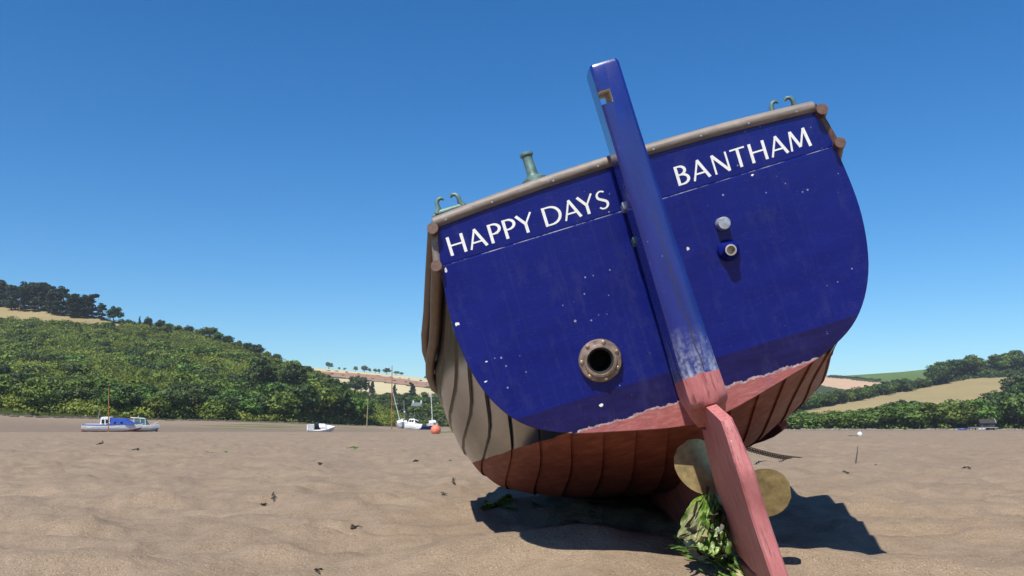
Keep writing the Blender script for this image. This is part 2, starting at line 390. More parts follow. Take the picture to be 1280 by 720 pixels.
# stem and keel, deadwood, heel
mb = MB()
def keel_ring(T, w, zt, zb): return [L((-w, T, zt)), (w, T, zt + BASE), L((w, T, zb)), L((-w, T, zb))]
rings = []
for T in (.52, .7, 1.0, 1.5, 2, 3, 4, 5, 6, 6.6):
    zk = station(T)[0][1] + .05; rings.append([L((-.055, T - (.12 if T < .6 else 0) * 0, zk)), L((.055, T, zk)), L((.045, T, -1.86)), L((-.045, T, -1.86))])
mb.loft(rings)
mb.box(L((0, .27, -1.865)), (.075, .62, .06))
mb.tube([L((0, 6.55, -1.82)), L((0, 6.9, -1.4)), L((0, 7.15, -.7)), L((0, 7.35, .1)), L((0, 7.42, .38))], .06, 8)
mb.build('keel', M_keel, boat, bevel=.008)
for side in (1,):
    rings = []
    for T in (1.75, 1.85, 2.2, 2.6, 3.2, 3.8, 4.2):
        s = .335; a = hull(T, s, -.02, side); b = hull(T, s, .05 if T > 1.8 else .04, side); w = Vector((side * .03, 0, .012))
        rings.append([a - w, a + w, b + w * .8, b - w * .8])
    m2 = MB(); m2.loft(rings); m2.build('bilge_keel', M_keel, boat, bevel=.006)
# deck
mb = MB(); rows = []
for T in TS:
    p = hull(T, 1.0); rows.append([Vector((-p.x + .02, p.y + .02, p.z - .05)), Vector((0, p.y + .02, p.z - .01)), Vector((p.x - .02, p.y + .02, p.z - .05))])
mb.loft(rows, cap=False, closed=False); mb.build('deck', M_deck, boat)

# --- transom
def outline(off, top=True):
    pts = []
    o, a = section(0); z = o[:, 1] / math.cos(RK) ; n = len(o)
    for i in range(0, n, 2):
        e = min(n - 1, i + 1); f = max(0, i - 1); dx, dz = o[e] - o[f]; l = math.hypot(dx, dz)
        pts.append((o[i, 0] + off * dz / l, (o[i, 1] - off * dx / l) / math.cos(RK)))
    lft = [(-x, y) for x, y in pts[::-1] if x > .001]
    poly = lft + [p for p in pts]
    crown = [(u, -.03 + .035 * (1 - (u / .87) ** 2)) for u in np.linspace(.8, -.8, 9)]
    return poly + crown
mb = MB(); mb.prism(outline(.021), TF, -.03, .022)
tr = mb.build('transom', M_stern, boat, smooth=30, bevel=.004)
# rail over the transom
mb = MB(); path = [TF(u, -.006 + .034 * (1 - (u / .9) ** 2), .012) for u in np.linspace(-.895, .885, 19)]
mb.tube(path, .0275, 14)
for u in (-.84, -.62, -.33, -.12, .14, .36, .58, .80):
    mb.lathe([(.004, 0), (.004, .001)], Matrix.Translation(TF(u, -.012 + .034 * (1 - (u / .9) ** 2), .0385)) @ Matrix.Rotation(math.radians(90 + 10), 4, 'X'), 10, 1)
mb.build('transom_rail', [M_rail, M_galv], boat, smooth=50)
# corner posts between transom edge and rails
for sd in (1, -1):
    mb = MB(); mb.tube([TF(sd * .885, .0, .005), TF(sd * .915, -.09, .004), TF(sd * .938, -.2, .004)], [.024, .02, .022], 8)
    mb.build('corner_post', M_rail if sd < 0 else M_rub, boat, smooth=50)
# rubbing strakes
for sd in (1, -1):
    for dz, rr in ((-.012, .031), (-.175, .030)):
        pts = []
        for T in [0, .3, .7, 1.1, 1.6, 2.1, 2.7, 3.3, 4, 4.7, 5.4, 6, 6.5, 6.9]:
            zz = station(T)[8][1] + dz - .05 * min(1, T); p = hull(T, min(1, s_at_z(T, zz)), .036, sd); p.z = zz + BASE
            if T == 0: pts.append(p + Vector((0, -.055, 0.004)))
            pts.append(p)
        m2 = MB(); m2.tube(pts, [rr * .85] + [rr] * (len(pts) - 1), 10); m2.build('rubbing_strake', M_rub, boat, smooth=60)

# --- lettering
def stroke(pts, w):
    pts = [np.array(p, float) for p in pts]; Lf = []; Rt = []; n = len(pts)
    for i, p in enumerate(pts):
        d = pts[min(i + 1, n - 1)] - pts[max(i - 1, 0)]; d /= np.hypot(*d); q = np.array([-d[1], d[0]])
        ww = (w[0] + (w[1] - w[0]) * i / (n - 1)) if isinstance(w, tuple) else (w[i] if isinstance(w, list) else w)
        Lf.append(p + q * ww / 2); Rt.append(p - q * ww / 2)
    return Lf + Rt[::-1]
def arc(cx, cy, rx, ry, a0, a1, n=14): return [(cx + rx * math.cos(math.radians(a0 + (a1 - a0) * i / n)), cy + ry * math.sin(math.radians(a0 + (a1 - a0) * i / n))) for i in range(n + 1)]
def bow(x0, yt, yb, xr, n=16):
    cy = (yt + yb) / 2; ry = (yt - yb) / 2; c = x0 + (xr - x0) * .35
    pts = [(x0, yt)] + arc(c, cy, xr - c, ry, 90, -90, n) + [(x0, yb)]
    return pts, [.075 + .06 * max(0, math.cos((i / (len(pts) - 1) - .5) * math.pi)) for i in range(len(pts))]
TK, TN = .135, .085
def glyph(ch):
    if ch == 'H': return .80, [stroke([(.08, 0), (.08, 1)], TK), stroke([(.70, 0), (.70, 1)], TK), stroke([(.08, .52), (.70, .52)], TN)]
    if ch == 'A': return .80, [stroke([(.03, 0), (.39, 1)], TN), stroke([(.37, 1), (.75, 0)], TK), stroke([(.16, .31), (.62, .31)], TN)]
    if ch == 'P': return .60, [stroke([(.08, 0), (.08, 1)], TK), stroke(*bow(.08, .955, .46, .52))]
    if ch == 'Y': return .72, [stroke([(.02, 1), (.36, .47)], TK), stroke([(.69, 1), (.36, .47)], TN), stroke([(.36, .50), (.36, 0)], TK)]
    if ch == 'D': return .86, [stroke([(.08, 0), (.08, 1)], TK), stroke(*bow(.08, .955, .045, .79))]
    if ch == 'S':
        p = arc(.30, .735, .20, .222, 40, 200, 10) + [(.17, .58), (.30, .50), (.42, .42)] + arc(.285, .262, .21, .22, 25, -150, 12)
        n = len(p); return .58, [stroke(p, [.075 + .055 * math.exp(-((i / (n - 1) - .5) / .22) ** 2) for i in range(n)])]
    if ch == 'B': return .64, [stroke([(.08, 0), (.08, 1)], TK), stroke(*bow(.08, .955, .53, .47)), stroke(*bow(.08, .53, .045, .54))]
    if ch == 'N': return .84, [stroke([(.09, 0), (.09, 1)], TN), stroke([(.09, .99), (.72, .01)], TK), stroke([(.72, 0), (.72, 1)], TN)]
    if ch == 'T': return .70, [stroke([(.0, .955), (.68, .955)], TN), stroke([(.34, .93), (.34, 0)], TK)]
    if ch == 'M': return .98, [stroke([(.05, 0), (.16, 1)], TN), stroke([(.17, .99), (.48, .1)], TK), stroke([(.48, .1), (.79, .99)], TN), stroke([(.79, 1), (.91, 0)], TK)]
    return .32, []
def word(txt, u0, u1, v0, cap, name):
    x = 0; polys = []; adj = {'PP': -.02, 'AY': -.12, 'PY': -.04, 'HA': .03, 'AP': .06, 'TH': .04, 'AN': .07, 'BA': 0, 'DA': -.02}
    for i, ch in enumerate(txt):
        w, ps = glyph(ch); polys += [[(x + a, b) for a, b in p] for p in ps]; x += w + .09 + adj.get(txt[i:i + 2], 0)
    wmax = max(a for p in polys for a, b in p); mb = MB(); k = (u1 - u0) / wmax
    for i, p in enumerate(polys):
        mb.prism([(u0 + a * k, v0 + b * cap) for a, b in p], TF, .0215, .0232 + .0002 * (i % 3))
    o = mb.build(name, M_white, tr, smooth=0); return o
word('HAPPY', *[q * PX for q in (-241, -129.5, -47.5)], .086, 'lettering')['label'] = 'white word HAPPY'
word('DAYS', *[q * PX for q in (-117, -33, -47.5)], .086, 'lettering')['label'] = 'white word DAYS'
word('BANTHAM', *[q * PX for q in (56, 230, -47)], .088, 'lettering')['label'] = 'white word BANTHAM'
# white paint chips on the transom
for cx, cy, r in ((571, 405, 4), (607, 477, 2.2), (608, 452, 1.6), (752, 506, 3.2), (940, 219, 2.2)):
    u, v = W2B(cx, cy, .02); p = [(u + PX * r * random.uniform(.4, 1.1) * math.cos(a) * 1.3, v + PX * r * random.uniform(.3, .8) * math.sin(a)) for a in np.linspace(0, 6.28, 10)[:-1]]
    mb = MB(); mb.prism(p, TF, .0215, .0224); mb.build('chipped_paint', M_white, tr, smooth=0)

def drill(o, cutmb, M, mats):
    c = cutmb.build('cutter', mats[-1], None, smooth=0); c.matrix_world = boat.matrix_basis @ M
    o.data.materials.clear()
    for q in mats: o.data.materials.append(q)
    bpy.context.view_layer.update()
    md = o.modifiers.new('hole', 'BOOLEAN'); md.object = c; md.operation = 'DIFFERENCE'; md.solver = 'EXACT'; md.material_mode = 'TRANSFER'
    o.modifiers.move(len(o.modifiers) - 1, 0)
    bv = [q for q in o.modifiers if q.type == 'BEVEL']
    for q in bv: q.show_viewport = False
    bpy.context.view_layer.update()
    me = D.meshes.new_from_object(o.evaluated_get(bpy.context.evaluated_depsgraph_get())); o.modifiers.remove(md); o.data = me; me.name = o.name
    for q in bv: q.show_viewport = True
    D.objects.remove(c)
    me.polygons.foreach_set('use_smooth', [True] * len(me.polygons)); me.set_sharp_from_angle(angle=math.radians(35))
# --- exhaust, outlets
RTM = Matrix((Vector((1, 0, 0)), Vector((0, math.sin(RK) * -1, math.cos(RK))), Vector((0, -math.cos(RK), -math.sin(RK))))).transposed().to_4x4()
def TM(px, py, n): u, v = W2B(px, py, n); return Matrix.Translation(TF(u, v, n)) @ RTM
m = TM(750, 450.5, .022)
cm = MB(); cm.lathe([(.0585, -.2), (.0585, .2)], Matrix(), 32); drill(tr, cm, m, [M_stern, M_black])
mb = MB(); mb.lathe([(.096, 0), (.098, .012), (.093, .022), (.075, .026), (.072, .034), (.062, .036), (.058, .030), (.056, -.09), (.096, -.06)][:8], m, 32, cap=False)
ex = mb.build('exhaust_flange', M_rust, boat, smooth=40)
mb = MB(); mb.lathe([(.0575, .020), (.056, .026), (.051, .024), (.05, -.2), (.0, -.2)], m, 32, cap=False); mb.build('exhaust_hole', M_black, ex)
for k in range(7):
    mb = MB(); a = 2 * math.pi * k / 7 + .23
    mb.lathe([(.009, .018), (.009, .028), (.006, .031), (.0, .031)], m @ Matrix.Translation((.084 * math.cos(a), .084 * math.sin(a), 0)), 8, cap=False); mb.build('flange_bolt', M_bronze, ex)
m = TM(902, 280, .022)
mb = MB(); mb.lathe([(.029, 0), (.029, .050), (.026, .056), (.0, .058)], m, 24, cap=False); mb.build('drain_plug', M_galv, boat)
m = TM(910, 313, .022)
mb = MB(); mb.lathe([(.050, 0), (.049, .012), (.042, .024), (.030, .034), (.027, .05), (.025, .05), (.022, .04)], m, 28, cap=False)
ot = mb.build('outlet', M_stern, boat)
mb = MB(); mb.lathe([(.0252, .046), (.0252, .056), (.019, .057), (.018, .01), (0, .008)], m, 24, cap=False); mb.build('pipe', simple('outlet_brass', (.5, .46, .38), .4, .5), ot)

# --- rudder
mb = MB(); rings = []
vs = [(.408, .80, .02), (.412, .93, .01), (.396, 1, 0), (.1, 1.0, -.005), (-.4, 1.08, -.02), (-.9, 1.22, -.04), (-1.02, 1.27, -.05), (-1.06, 1.27, -.054), (-1.085, 1.26, -.045), (-1.102, 1.25, -.02), (-1.115, 1.22, .012), (-1.16, 1.1, .04), (-1.195, .9, .075), (-1.21, .6, .11)]
def rud_ring(v, w, n0, n1, c=.011):
    c = min(c, w * .5); bl = .001 + .013 * max(0, min(1, (-v - .45) / .45)); aft = [((w - c) * e, n1 + bl * (1 - abs(e) ** 3)) for e in (1, .7, .35, 0, -.35, -.7, -1)]
    return [TF(a, v, b) for a, b in [(-w, n0 + c), (-w + c, n0), (w - c, n0), (w, n0 + c), (w, n1 - c)] + aft + [(-w, n1 - c)]]
for v, k, cut in vs:
    rings.append(rud_ring(v, .063 * k, .09 + cut, .275 - cut - (.0 if v > -1 else 0)))
mb.loft(rings)
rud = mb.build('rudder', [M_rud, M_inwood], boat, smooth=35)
u, v = W2B(757, 121, .275)
cb = MB(); cb.box((0, 0, 0), (.052, .056, .6)); drill(rud, cb, Matrix.Translation(TF(u, v, .18)) @ RTM, [M_rud, M_inwood])
# blade below: both edges lie in the boat's centre plane
def cpl(px, py, x):                                               # point of the plane x = const seen at a pixel, in transom coordinates
    r = ray(px, py); dep = ((ORG - CAM).dot(XB) + x) / r.dot(XB); p = CAM + r * dep - ORG
    return p.dot(VB), 4.0 - dep
TE = [cpl(*q, 0.0) for q in ((908, 523), (916, 543), (923, 562), (934, 592), (947, 637), (959.5, 675), (972.5, 712), (986, 752))]
TE = [(TE[0][0] + .055, .235), (TE[0][0] + .02, .28)] + TE
LE = [cpl(*q, -.026) for q in ((873, 517), (882, 551), (891, 589), (900, 626), (914, 671), (929, 706), (944, 740))]
def ip(lst, v): lst = sorted(lst); return float(np.interp(v, [q[0] for q in lst], [q[1] for q in lst]))
mb = MB(); rings = []
tv = sorted([q[0] for q in TE], reverse=True)
for i, v in enumerate(np.linspace(tv[0], tv[-1], 26)):
    nt = ip(TE, v); nl = min(ip(LE, v) - .06, nt - .1); q = i / 25; w = .020 + .012 * min(1, q * 3); k = .008
    rings.append([TF(a, v, b) for a, b in ((-w * .6, nl), (w * .6, nl), (w, nl + .06), (w, nt - k), (w - k, nt), (-w + k, nt), (-w, nt - k), (-w, nl + .06))])
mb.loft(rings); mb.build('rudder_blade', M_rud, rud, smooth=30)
# hangings
for v in (-.19, -.35, -.95):
    mb = MB(); mb.box(TF(-.02, v, .06), (.11, .08, .035)); mb.tube([TF(-.0, v - .05, .075), TF(0, v + .04, .075)], .016, 8)
    mb.build('gudgeon', M_verd if v < -.2 else M_galv, rud, bevel=.006)

# --- propeller
_r = ray(905, 622); _k = (ORG - CAM).dot(FB) + .33; hubc = CAM + _r * (_k / _r.dot(FB)) - ORG; hubc = Vector((hubc.dot(XB), .33, hubc.dot(BB) + BASE))
mb = MB(); mb.lathe([(.012, -.13), (.028, -.12), (.042, -.09), (.05, 0), (.05, .05), (.03, .07), (.03, .3)], Matrix.Translation(hubc) @ Matrix.Rotation(math.radians(-90), 4, 'X'), 20)
pr = mb.build('propeller', simple('fouled_bronze', (.15, .155, .10), .6, .3, .4, 30), boat)
for ang in (110, -10, -130):
    a = math.radians(ang); rows = []; n = 12
    for i in range(n + 1):
        q = i / n; rr = .03 + .272 * q; w = .125 * math.sqrt(max(0, 1 - ((q - .52) / .50) ** 2)) if q > .05 else .04
        w = max(w, .03 if q < .2 else .004)
        tw = math.radians(38 - 18 * q); row = []
        for j in range(9):
            c = (j / 8 - .5) * 2 * w; row.append((rr, c, tw))
        rows.append(row)
    def PT(rr, c, tw, off):
        rad = Vector((math.cos(a), 0, math.sin(a))); tan = Vector((-math.sin(a), 0, math.cos(a)))
        return hubc + rad * rr + tan * (c * math.cos(tw)) + Vector((0, -1, 0)) * (c * math.sin(tw) * .55 + off)
    m2 = MB(); m2.loft([[PT(*p, 0) for p in r] for r in rows], False, False); m2.loft([[PT(*p, .007) for p in r] for r in rows], False, False)
    m2.build('blade', M_brass if ang > -100 else D.materials['fouled_bronze'], pr, smooth=60, fix=False)

# --- deck fittings
def lathe_part(prof, p, name, mat_): mb = MB(); mb.lathe(prof, Matrix.Translation(p), 20, cap=True); return mb.build(name, mat_, boat, smooth=40)
u, v = W2B(667, 222, -.09); p = TF(u, v - .012, -.09)
mb = MB(); mb.lathe([(.062, -.02), (.06, .0), (.045, .012), (.030, .018), (.026, .03), (.0235, .095), (.024, .114), (.031, .121), (.031, .131), (.025, .136), (.0, .136)], Matrix.Translation(p), 24)
mb.build('mooring_post', M_verd, boat, smooth=40)
for cx, cy in ((563, 262), (981, 141)):
    u, v = W2B(cx, cy, -.05); mb = MB()
    sl = .30 if cx < 700 else -.05
    for sgn in (1, -1):
        pts = [(.045, -.005), (.036, .012), (.037, .028), (.030, .040), (.018, .042), (.011, .034)]
        mb.tube([TF(u + sgn * a * 1.4, v + .006 + b * 1.35, -.05) for a, b in pts], [.016, .012, .011, .010, .009, .005], 8)
    mb.tube([TF(u - .09, v - .008, -.05), TF(u - .045, v, -.05), TF(u + .045, v, -.05), TF(u + .09, v - .008, -.05)], [.007, .015, .015, .007], 8)
    mb.build('fairlead', M_verd, boat, smooth=60)
#PART2
# ------------------------------------------------------------------ seaweed, chain, small things on the sand
def weed_mat(name, a, b, c):
    t = NT(name); ob = t.obj(); n = t.noise(ob, 14, 5, .65)
    col = t.ramp(n, [(.3, a), (.5, b), (.7, c)])
    return t.set(col=col, rough=.5, normal=t.bump(t.noise(ob, 60, 4), .4, .004), spec=.35)
M_weed = weed_mat('green_weed', (.012, .028, .005), (.06, .12, .010), (.20, .31, .04))
M_weedp = weed_mat('bleached_weed', (.10, .10, .03), (.27, .23, .11), (.45, .40, .25))
M_weedd = weed_mat('dark_weed', (.014, .012, .007), (.032, .028, .016), (.06, .05, .028))
def ribbon(mb, pts, w, mi=0, seed=0, ruf=.02, nw=5, sheet=False):
    pts = [Vector(p) for p in pts]; n = 26; grid = []
    rr = random.Random(seed); ph = rr.uniform(0, 6); side = Vector((rr.uniform(-1, 1), rr.uniform(-.4, .4), rr.uniform(-.3, .3))).normalized()
    if sheet: side = Vector((1, rr.uniform(-.45, .45), rr.uniform(-.15, .15))).normalized(); seed = seed * .02
    for i in range(n + 1):
        q = i / n * (len(pts) - 1); k = min(int(q), len(pts) - 2); f = q - k
        p = pts[k].lerp(pts[k + 1], f * f * (3 - 2 * f)); ww = w * (.35 + .65 * math.sin(min(1, (i + .6) / (n * .75)) * math.pi / 2)) * (1 if i < n - 6 else (n - i + 1.2) / 7.2)
        row = []
        for j in range(nw):
            c = j / (nw - 1) - .5
            o = side * (c * ww * (1 + .3 * math.sin(i * 1.3 + ph)))
            row.append(p + o + Vector((mnoise.noise(p * 22 + o * 30 + Vector((seed, 0, 0))), mnoise.noise(p * 22 + o * 30 + Vector((0, seed, 5))), mnoise.noise(p * 24 + o * 30 + Vector((9, 0, seed))))) * ruf)
        grid.append(row)
    mb.loft(grid, False, False, mi)
def offs(p, r): return Vector(p) + Vector((random.uniform(-1, 1), random.uniform(-1, 1), random.uniform(-1, 1))) * r
mb = MB()
hub_w = at(890, 622, 4.18)
def draped():
    t = NT('draped_weed'); ob = t.obj(); n = t.noise(t.scale(ob, (1, 1, .45)), 16, 6, .7); n2 = t.noise(ob, 7, 3, .5)
    c = t.ramp(n, [(.30, (.012, .026, .006)), (.46, (.05, .105, .012)), (.60, (.14, .235, .03)), (.72, (.26, .34, .07))])
    c = t.mix(t.ramp(n2, [(.54, 0.0), (.66, .55)]), c, t.ramp(t.noise(t.scale(ob, (1, 1, .3)), 60, 4, .7), [(.35, (.14, .12, .05)), (.65, (.46, .40, .25))]))
    return t.set(col=c, rough=.38, normal=t.bump(n, .5, .012), spec=.5)
for layer in range(3):
    g = []
    for i in range(64):
        tt = i / 63; row = []
        for j in range(72):
            a = j / 71; hem = 1 + .10 * mnoise.noise(Vector((a * 7, layer * 5.0, 1))) + .05 * mnoise.noise(Vector((a * 24, layer, 3)))
            t_ = tt * hem; tx = 874 + 22 * a; bx = 846 + 66 * a + layer * 1.5
            x_ = tx + (bx - tx) * min(1.1, t_) ** .62; by = 672 + 22 * math.sin(min(1, a * 1.15) * math.pi * .62)
            y_ = 618 + layer * 3 + (by - 618 - layer * 4) * t_
            Y_ = 4.17 - (.05 + .13 * t_ ** .8) * math.sin(math.pi * (.08 + .84 * a)) - .012 * layer
            q_ = at(x_, y_, Y_)
            f_ = mnoise.noise(Vector((a * 11 + tt * 2.2, tt * 2.4, layer * 9.0))) * .026 + mnoise.noise(Vector((a * 30 + tt * 4, tt * 7, layer * 9.0 + 4))) * .012
            q_ += Vector((f_ * .7, -f_, f_ * .3)); q_.z = max(q_.z, ground_z(q_.x, q_.y) + .006 + .01 * layer) if q_.z < .16 else q_.z; row.append(q_)
        g.append(row)
    mb.loft(g, False, False, 3)
for k in range(18):
    top = hub_w + Vector((random.uniform(-.05, .045), random.uniform(-.14, .0), random.uniform(-.10, .06)))
    fx = random.uniform(850, 910); fy = random.uniform(656, 696)
    low = at(fx, fy, 4.07 + random.uniform(-.05, .05)); low.z = max(low.z, ground_z(low.x, low.y) + .012)
    mid = top.lerp(low, random.uniform(.4, .7)) + Vector((random.uniform(-.05, .02), random.uniform(-.09, -.03), random.uniform(-.02, .05)))
    mi = 0 if random.random() < .62 else (1 if 862 < fx < 900 and random.random() < .75 else 2)
    ribbon(mb, [top, mid, low, low + Vector((random.uniform(-.06, .06), -.06, .0))], random.uniform(.012, .034), 2 if k < 12 else mi, k, .014, 7, True)
tag(mb.build('seaweed', [M_weed, M_weedp, M_weedd, draped()], None, smooth=60, fix=False), 'clump of green and bleached seaweed hanging from the propeller to the sand', 'seaweed')
mb = MB()
for k in range(120):
    q = k / 119; c = gpt(858 + 68 * q + random.uniform(-10, 8), 690 + 28 * q + random.uniform(-4, 6))
    dirv = Vector((.12, -.10, 0)) + Vector((random.uniform(-.06, .06), random.uniform(-.06, .06), 0)); pts = []
    for f in (-.5, 0, .5, 1.0):
        p = c + dirv * f; p.z = ground_z(p.x, p.y) + random.uniform(.012, .05); pts.append(p)
    ribbon(mb, pts, random.uniform(.010, .03), 0 if random.random() < .85 else 1, 100 + k, .014)
tag(mb.build('seaweed', [M_weed, M_weedp], None, smooth=0, fix=False), 'bright green strands of seaweed trailing on the sand towards the rudder foot', 'seaweed')

def scrap(px, py, w, h, mat_, label, grp=None, n=7, seed=0):
    c = gpt(px, py); dep = c.y; W_ = w / FPX * dep; H_ = h / FPX * dep / max(.06, CAM.z / dep) * .8; mb = MB(); rr = random.Random(seed)
    W_ = max(W_, .03); H_ = min(max(H_, .03), 1.2)
    for k in range(n):
        a = c + Vector((rr.uniform(-.04, .04) * W_, 0, 0)); b = c + Vector((rr.choice((-1, 1)) * rr.uniform(.2, .5) * W_, rr.uniform(-.5, .5) * H_, 0)); pts = []
        for f in (0, .4, .7, 1):
            p = a.lerp(b, f); p.z = ground_z(p.x, p.y) + .006 + .02 * rr.random() * min(1, dep / 8); pts.append(p)
        ribbon(mb, pts, rr.uniform(.25, .55) * min(W_, H_) * .6 + .008, 0, seed * 50 + k, .006 * min(3, dep / 5), 4)
    return tag(mb.build('seaweed_scrap', mat_, None, smooth=0, fix=False), label, 'seaweed', grp)
scrap(622, 637, 46, 7, M_weed, 'green seaweed strip at the left edge of the boat shadow', None, 10, 3)
scrap(270, 563, 18, 3, M_weed, 'flat green seaweed tuft lying left of the driftwood scraps', None, 6, 5)
scrap(440, 561, 16, 3, M_weed, 'flat green seaweed tuft on the sand below the boats by the buoy', None, 6, 6)
scrap(563, 576, 9, 3, M_weed, 'small green weed tuft just left of the hull', None, 4, 7)
scrap(558, 541, 30, 2.5, M_weed, 'green weed beside the orange buoy', None, 6, 8)
DK = [(342, 625, 18, 7, 'dark weed scrap in the middle of the open sand'), (330, 641, 18, 4, 'thin dark strand just below the dark weed scrap'), (445, 652, 26, 8, 'black forked twig like weed scrap on the near sand'), (555, 619, 14, 5, 'faint dark scratch of weed near the left side of the hull'), (567, 605, 8, 3, 'tiny dark weed strand beside the hull shadow'),
      (300, 558, 14, 3, 'pale brown driftwood scrap beside the green tuft'), (130, 553, 34, 3, 'long dark line of weed on the far left sand'), (172, 568, 12, 3, 'dark weed dot right of centre on the left sand'), (22, 565, 7, 3, 'small black weed dot at the far left of the sand'), (210, 568, 8, 3, 'black weed speck below the moored pair of boats'),
      (400, 583, 10, 4, 'dark weed speck midway to the hull'), (1118, 636, 10, 4, 'dark speck of weed at the tip of the boat shadow'), (1095, 583, 16, 3, 'dark weed strip on the sand right of the chain'), (1210, 590, 12, 3, 'small dark weed strip at the right of the sand'), (1060, 600, 10, 3, 'thin dark weed strand above the boat shadow'), (398, 719, 16, 5, 'green brown weed at the bottom edge of the sand'), (520, 581, 12, 3, 'small brown weed mark left of the hull rails'), (258, 555, 10, 2, 'thin brown strand near the driftwood scrap')]
for i, (x, y, w, h, lb) in enumerate(DK): scrap(x, y, w * .62, h * .6, M_weedd if 'driftwood' not in lb else M_weedp, lb, 'dark scraps on the sand', 6, 20 + i)

# chain from the bow to the sand
mb = MB(); A = boat.location + BM @ Vector((.03, 6.95, .62)); E = gpt(1019, 574)
Bp = at(930, 559, 15.0); path = []
for q in np.linspace(0, 1, 40):
    a = A.lerp(Bp, q); a.z -= .12 * q * (1 - q); path.append(a)
for q in np.linspace(0, 1, 40)[1:]:
    a = Bp.lerp(E, q); a.z -= .25 * q * (1 - q); path.append(a)
ln = [0]
for i in range(1, len(path)): ln.append(ln[-1] + (path[i] - path[i - 1]).length)
tot = ln[-1]; nl = int(tot / .078)
for k in range(nl):
    s0 = k * .078 + .04; P = Vector([np.interp(s0, ln, [p[i] for p in path]) for i in range(3)]); Q = Vector([np.interp(s0 + .02, ln, [p[i] for p in path]) for i in range(3)])
    d = (Q - P).normalized(); sd = d.cross(Vector((0, 0, 1))).normalized(); up = sd.cross(d)
    big = k % 2; wv = up if big else sd; la, lb = (.060, .040) if big else (.050, .024)
    mb.tube([P + d * (la * math.cos(a)) + wv * (lb * math.sin(a)) for a in np.linspace(0, 2 * math.pi, 13)], .0105 if big else .008, 5, cap=False)
tag(mb.build('mooring_chain', simple('rusty_chain', (.045, .028, .018), .7, .3), None, smooth=60, fix=False), 'rusty mooring chain sagging from the blue boat to the sand', 'chain')
# stick stuck upright in the sand
p = gpt(1069, 578); mb = MB(); q = at(1072, 558, p.y); mb.tube([p - Vector((0, 0, .05)), p.lerp(q, .6) + Vector((.01, 0, 0)), q], [.012, .009, .005], 6)
tag(mb.build('stick', simple('stick_wood', (.05, .04, .03)), None), 'thin dark stick standing upright in the sand', 'stick')

# ------------------------------------------------------------------ hills
def simp(name, cols, rough=.95, sc=.05, fine=.6):
    t = NT(name); ob = t.obj(); n = t.noise(ob, sc, 6, .65); n2 = t.noise(ob, fine, 5, .7)
    c = t.ramp(n, [(.3, cols[0]), (.7, cols[1])]); c = t.mix(t.ramp(n2, [(.4, 0.0), (.75, .5)]), c, cols[2])
    return t.set(col=c, rough=rough, normal=t.bump(n2, .5, .6), spec=.1)
G_scrub = simp('scrub_ground', [(.035, .05, .014), (.05, .065, .018), (.025, .035, .012)])
G_dry = simp('dry_grass_field', [(.27, .215, .105), (.33, .26, .13), (.21, .175, .08)], sc=.02)
G_pale = simp('pale_stubble_field', [(.47, .40, .22), (.55, .47, .27), (.42, .34, .18)], sc=.02)
G_red = simp('ploughed_field', [(.27, .155, .10), (.33, .19, .125), (.24, .14, .09)], sc=.02)
G_pink = simp('ripe_field', [(.44, .29, .185), (.50, .34, .22), (.40, .26, .16)], sc=.02)
G_green = simp('pasture', [(.08, .13, .03), (.11, .165, .04), (.07, .10, .025)], sc=.02)
G_mats = [G_scrub, G_dry, G_pale, G_red, G_pink, G_green]
def inpoly(x, y, P):
    r = False; n = len(P)
    for i in range(n):
        (x1, y1), (x2, y2) = P[i], P[(i + 1) % n]
        if (y1 > y) != (y2 > y) and x < (x2 - x1) * (y - y1) / (y2 - y1) + x1: r = not r
    return r
class Hill:
    # keys: (px, base_y, base_d, crest_y, crest_d) ; g = exponent of the rise
    def __init__(s, keys, g=.8, fields=(), step=3.0, rows=46, seed=0, rough=1.0):
        s.k = np.array(keys, float); s.g = g; s.fields = fields; s.seed = seed; s.rough = rough
        s.px = np.arange(s.k[0, 0], s.k[-1, 0] + 1, step); s.rows = rows
    def pt(s, px, f):
        b, bd, c, cdist = (float(np.interp(px, s.k[:, 0], s.k[:, i])) for i in (1, 2, 3, 4))
        ff = max(0.0, min(f, 1.0)); d = bd + (cdist - bd) * ff; y = b + (c - b) * ff ** s.g
        p = at(px, y, d)
        if f > 1: e = f - 1; p.y += (cdist - bd) * e; p.x *= p.y / d; p.z = p.z * (1 - min(1, e * 1.6) ** 1.5) - 4 * min(1, e * 1.6) ** 1.5
        if f <= 0: p.z -= 3.0 * (-f) * 10
        p.z += s.rough * (1.2 * mnoise.noise(Vector((p.x * .02, p.y * .02, s.seed))) + .5 * mnoise.noise(Vector((p.x * .07, p.y * .07, s.seed)))) * math.sin(min(1, max(0, ff)) * math.pi)
        return p
    def py(s, px, f): 
        b, c = (float(np.interp(px, s.k[:, 0], s.k[:, i])) for i in (1, 3)); return b + (c - b) * min(1, max(0, f)) ** s.g
    def f_at(s, px, y):
        b, c = (float(np.interp(px, s.k[:, 0], s.k[:, i])) for i in (1, 3)); q = (y - b) / (c - b); return max(0, min(1, q)) ** (1 / s.g)
    def field(s, px, y):
        for P, mi in s.fields:
            if inpoly(px, y, P): return mi
        return 0
    def build(s):
        fs = [-.03] + list(np.linspace(0, 1, s.rows)) + [1.15, 1.35, 1.7]
        mb = MB(); V = [[s.pt(px, f) for px in s.px] for f in fs]; n = len(s.px)
        mb.v = [tuple(p) for r in V for p in r]
        for i in range(len(fs) - 1):
            fm = (fs[i] + fs[i + 1]) / 2
            for j in range(n - 1):
                mb.f.append((i * n + j, i * n + j + 1, (i + 1) * n + j + 1, (i + 1) * n + j)); pm = (s.px[j] + s.px[j + 1]) / 2
                mb.mi.append(s.field(pm, s.py(pm, fm)))
        return tag(mb.build('hill', G_mats, None, smooth=180, fix=False), kind='structure')
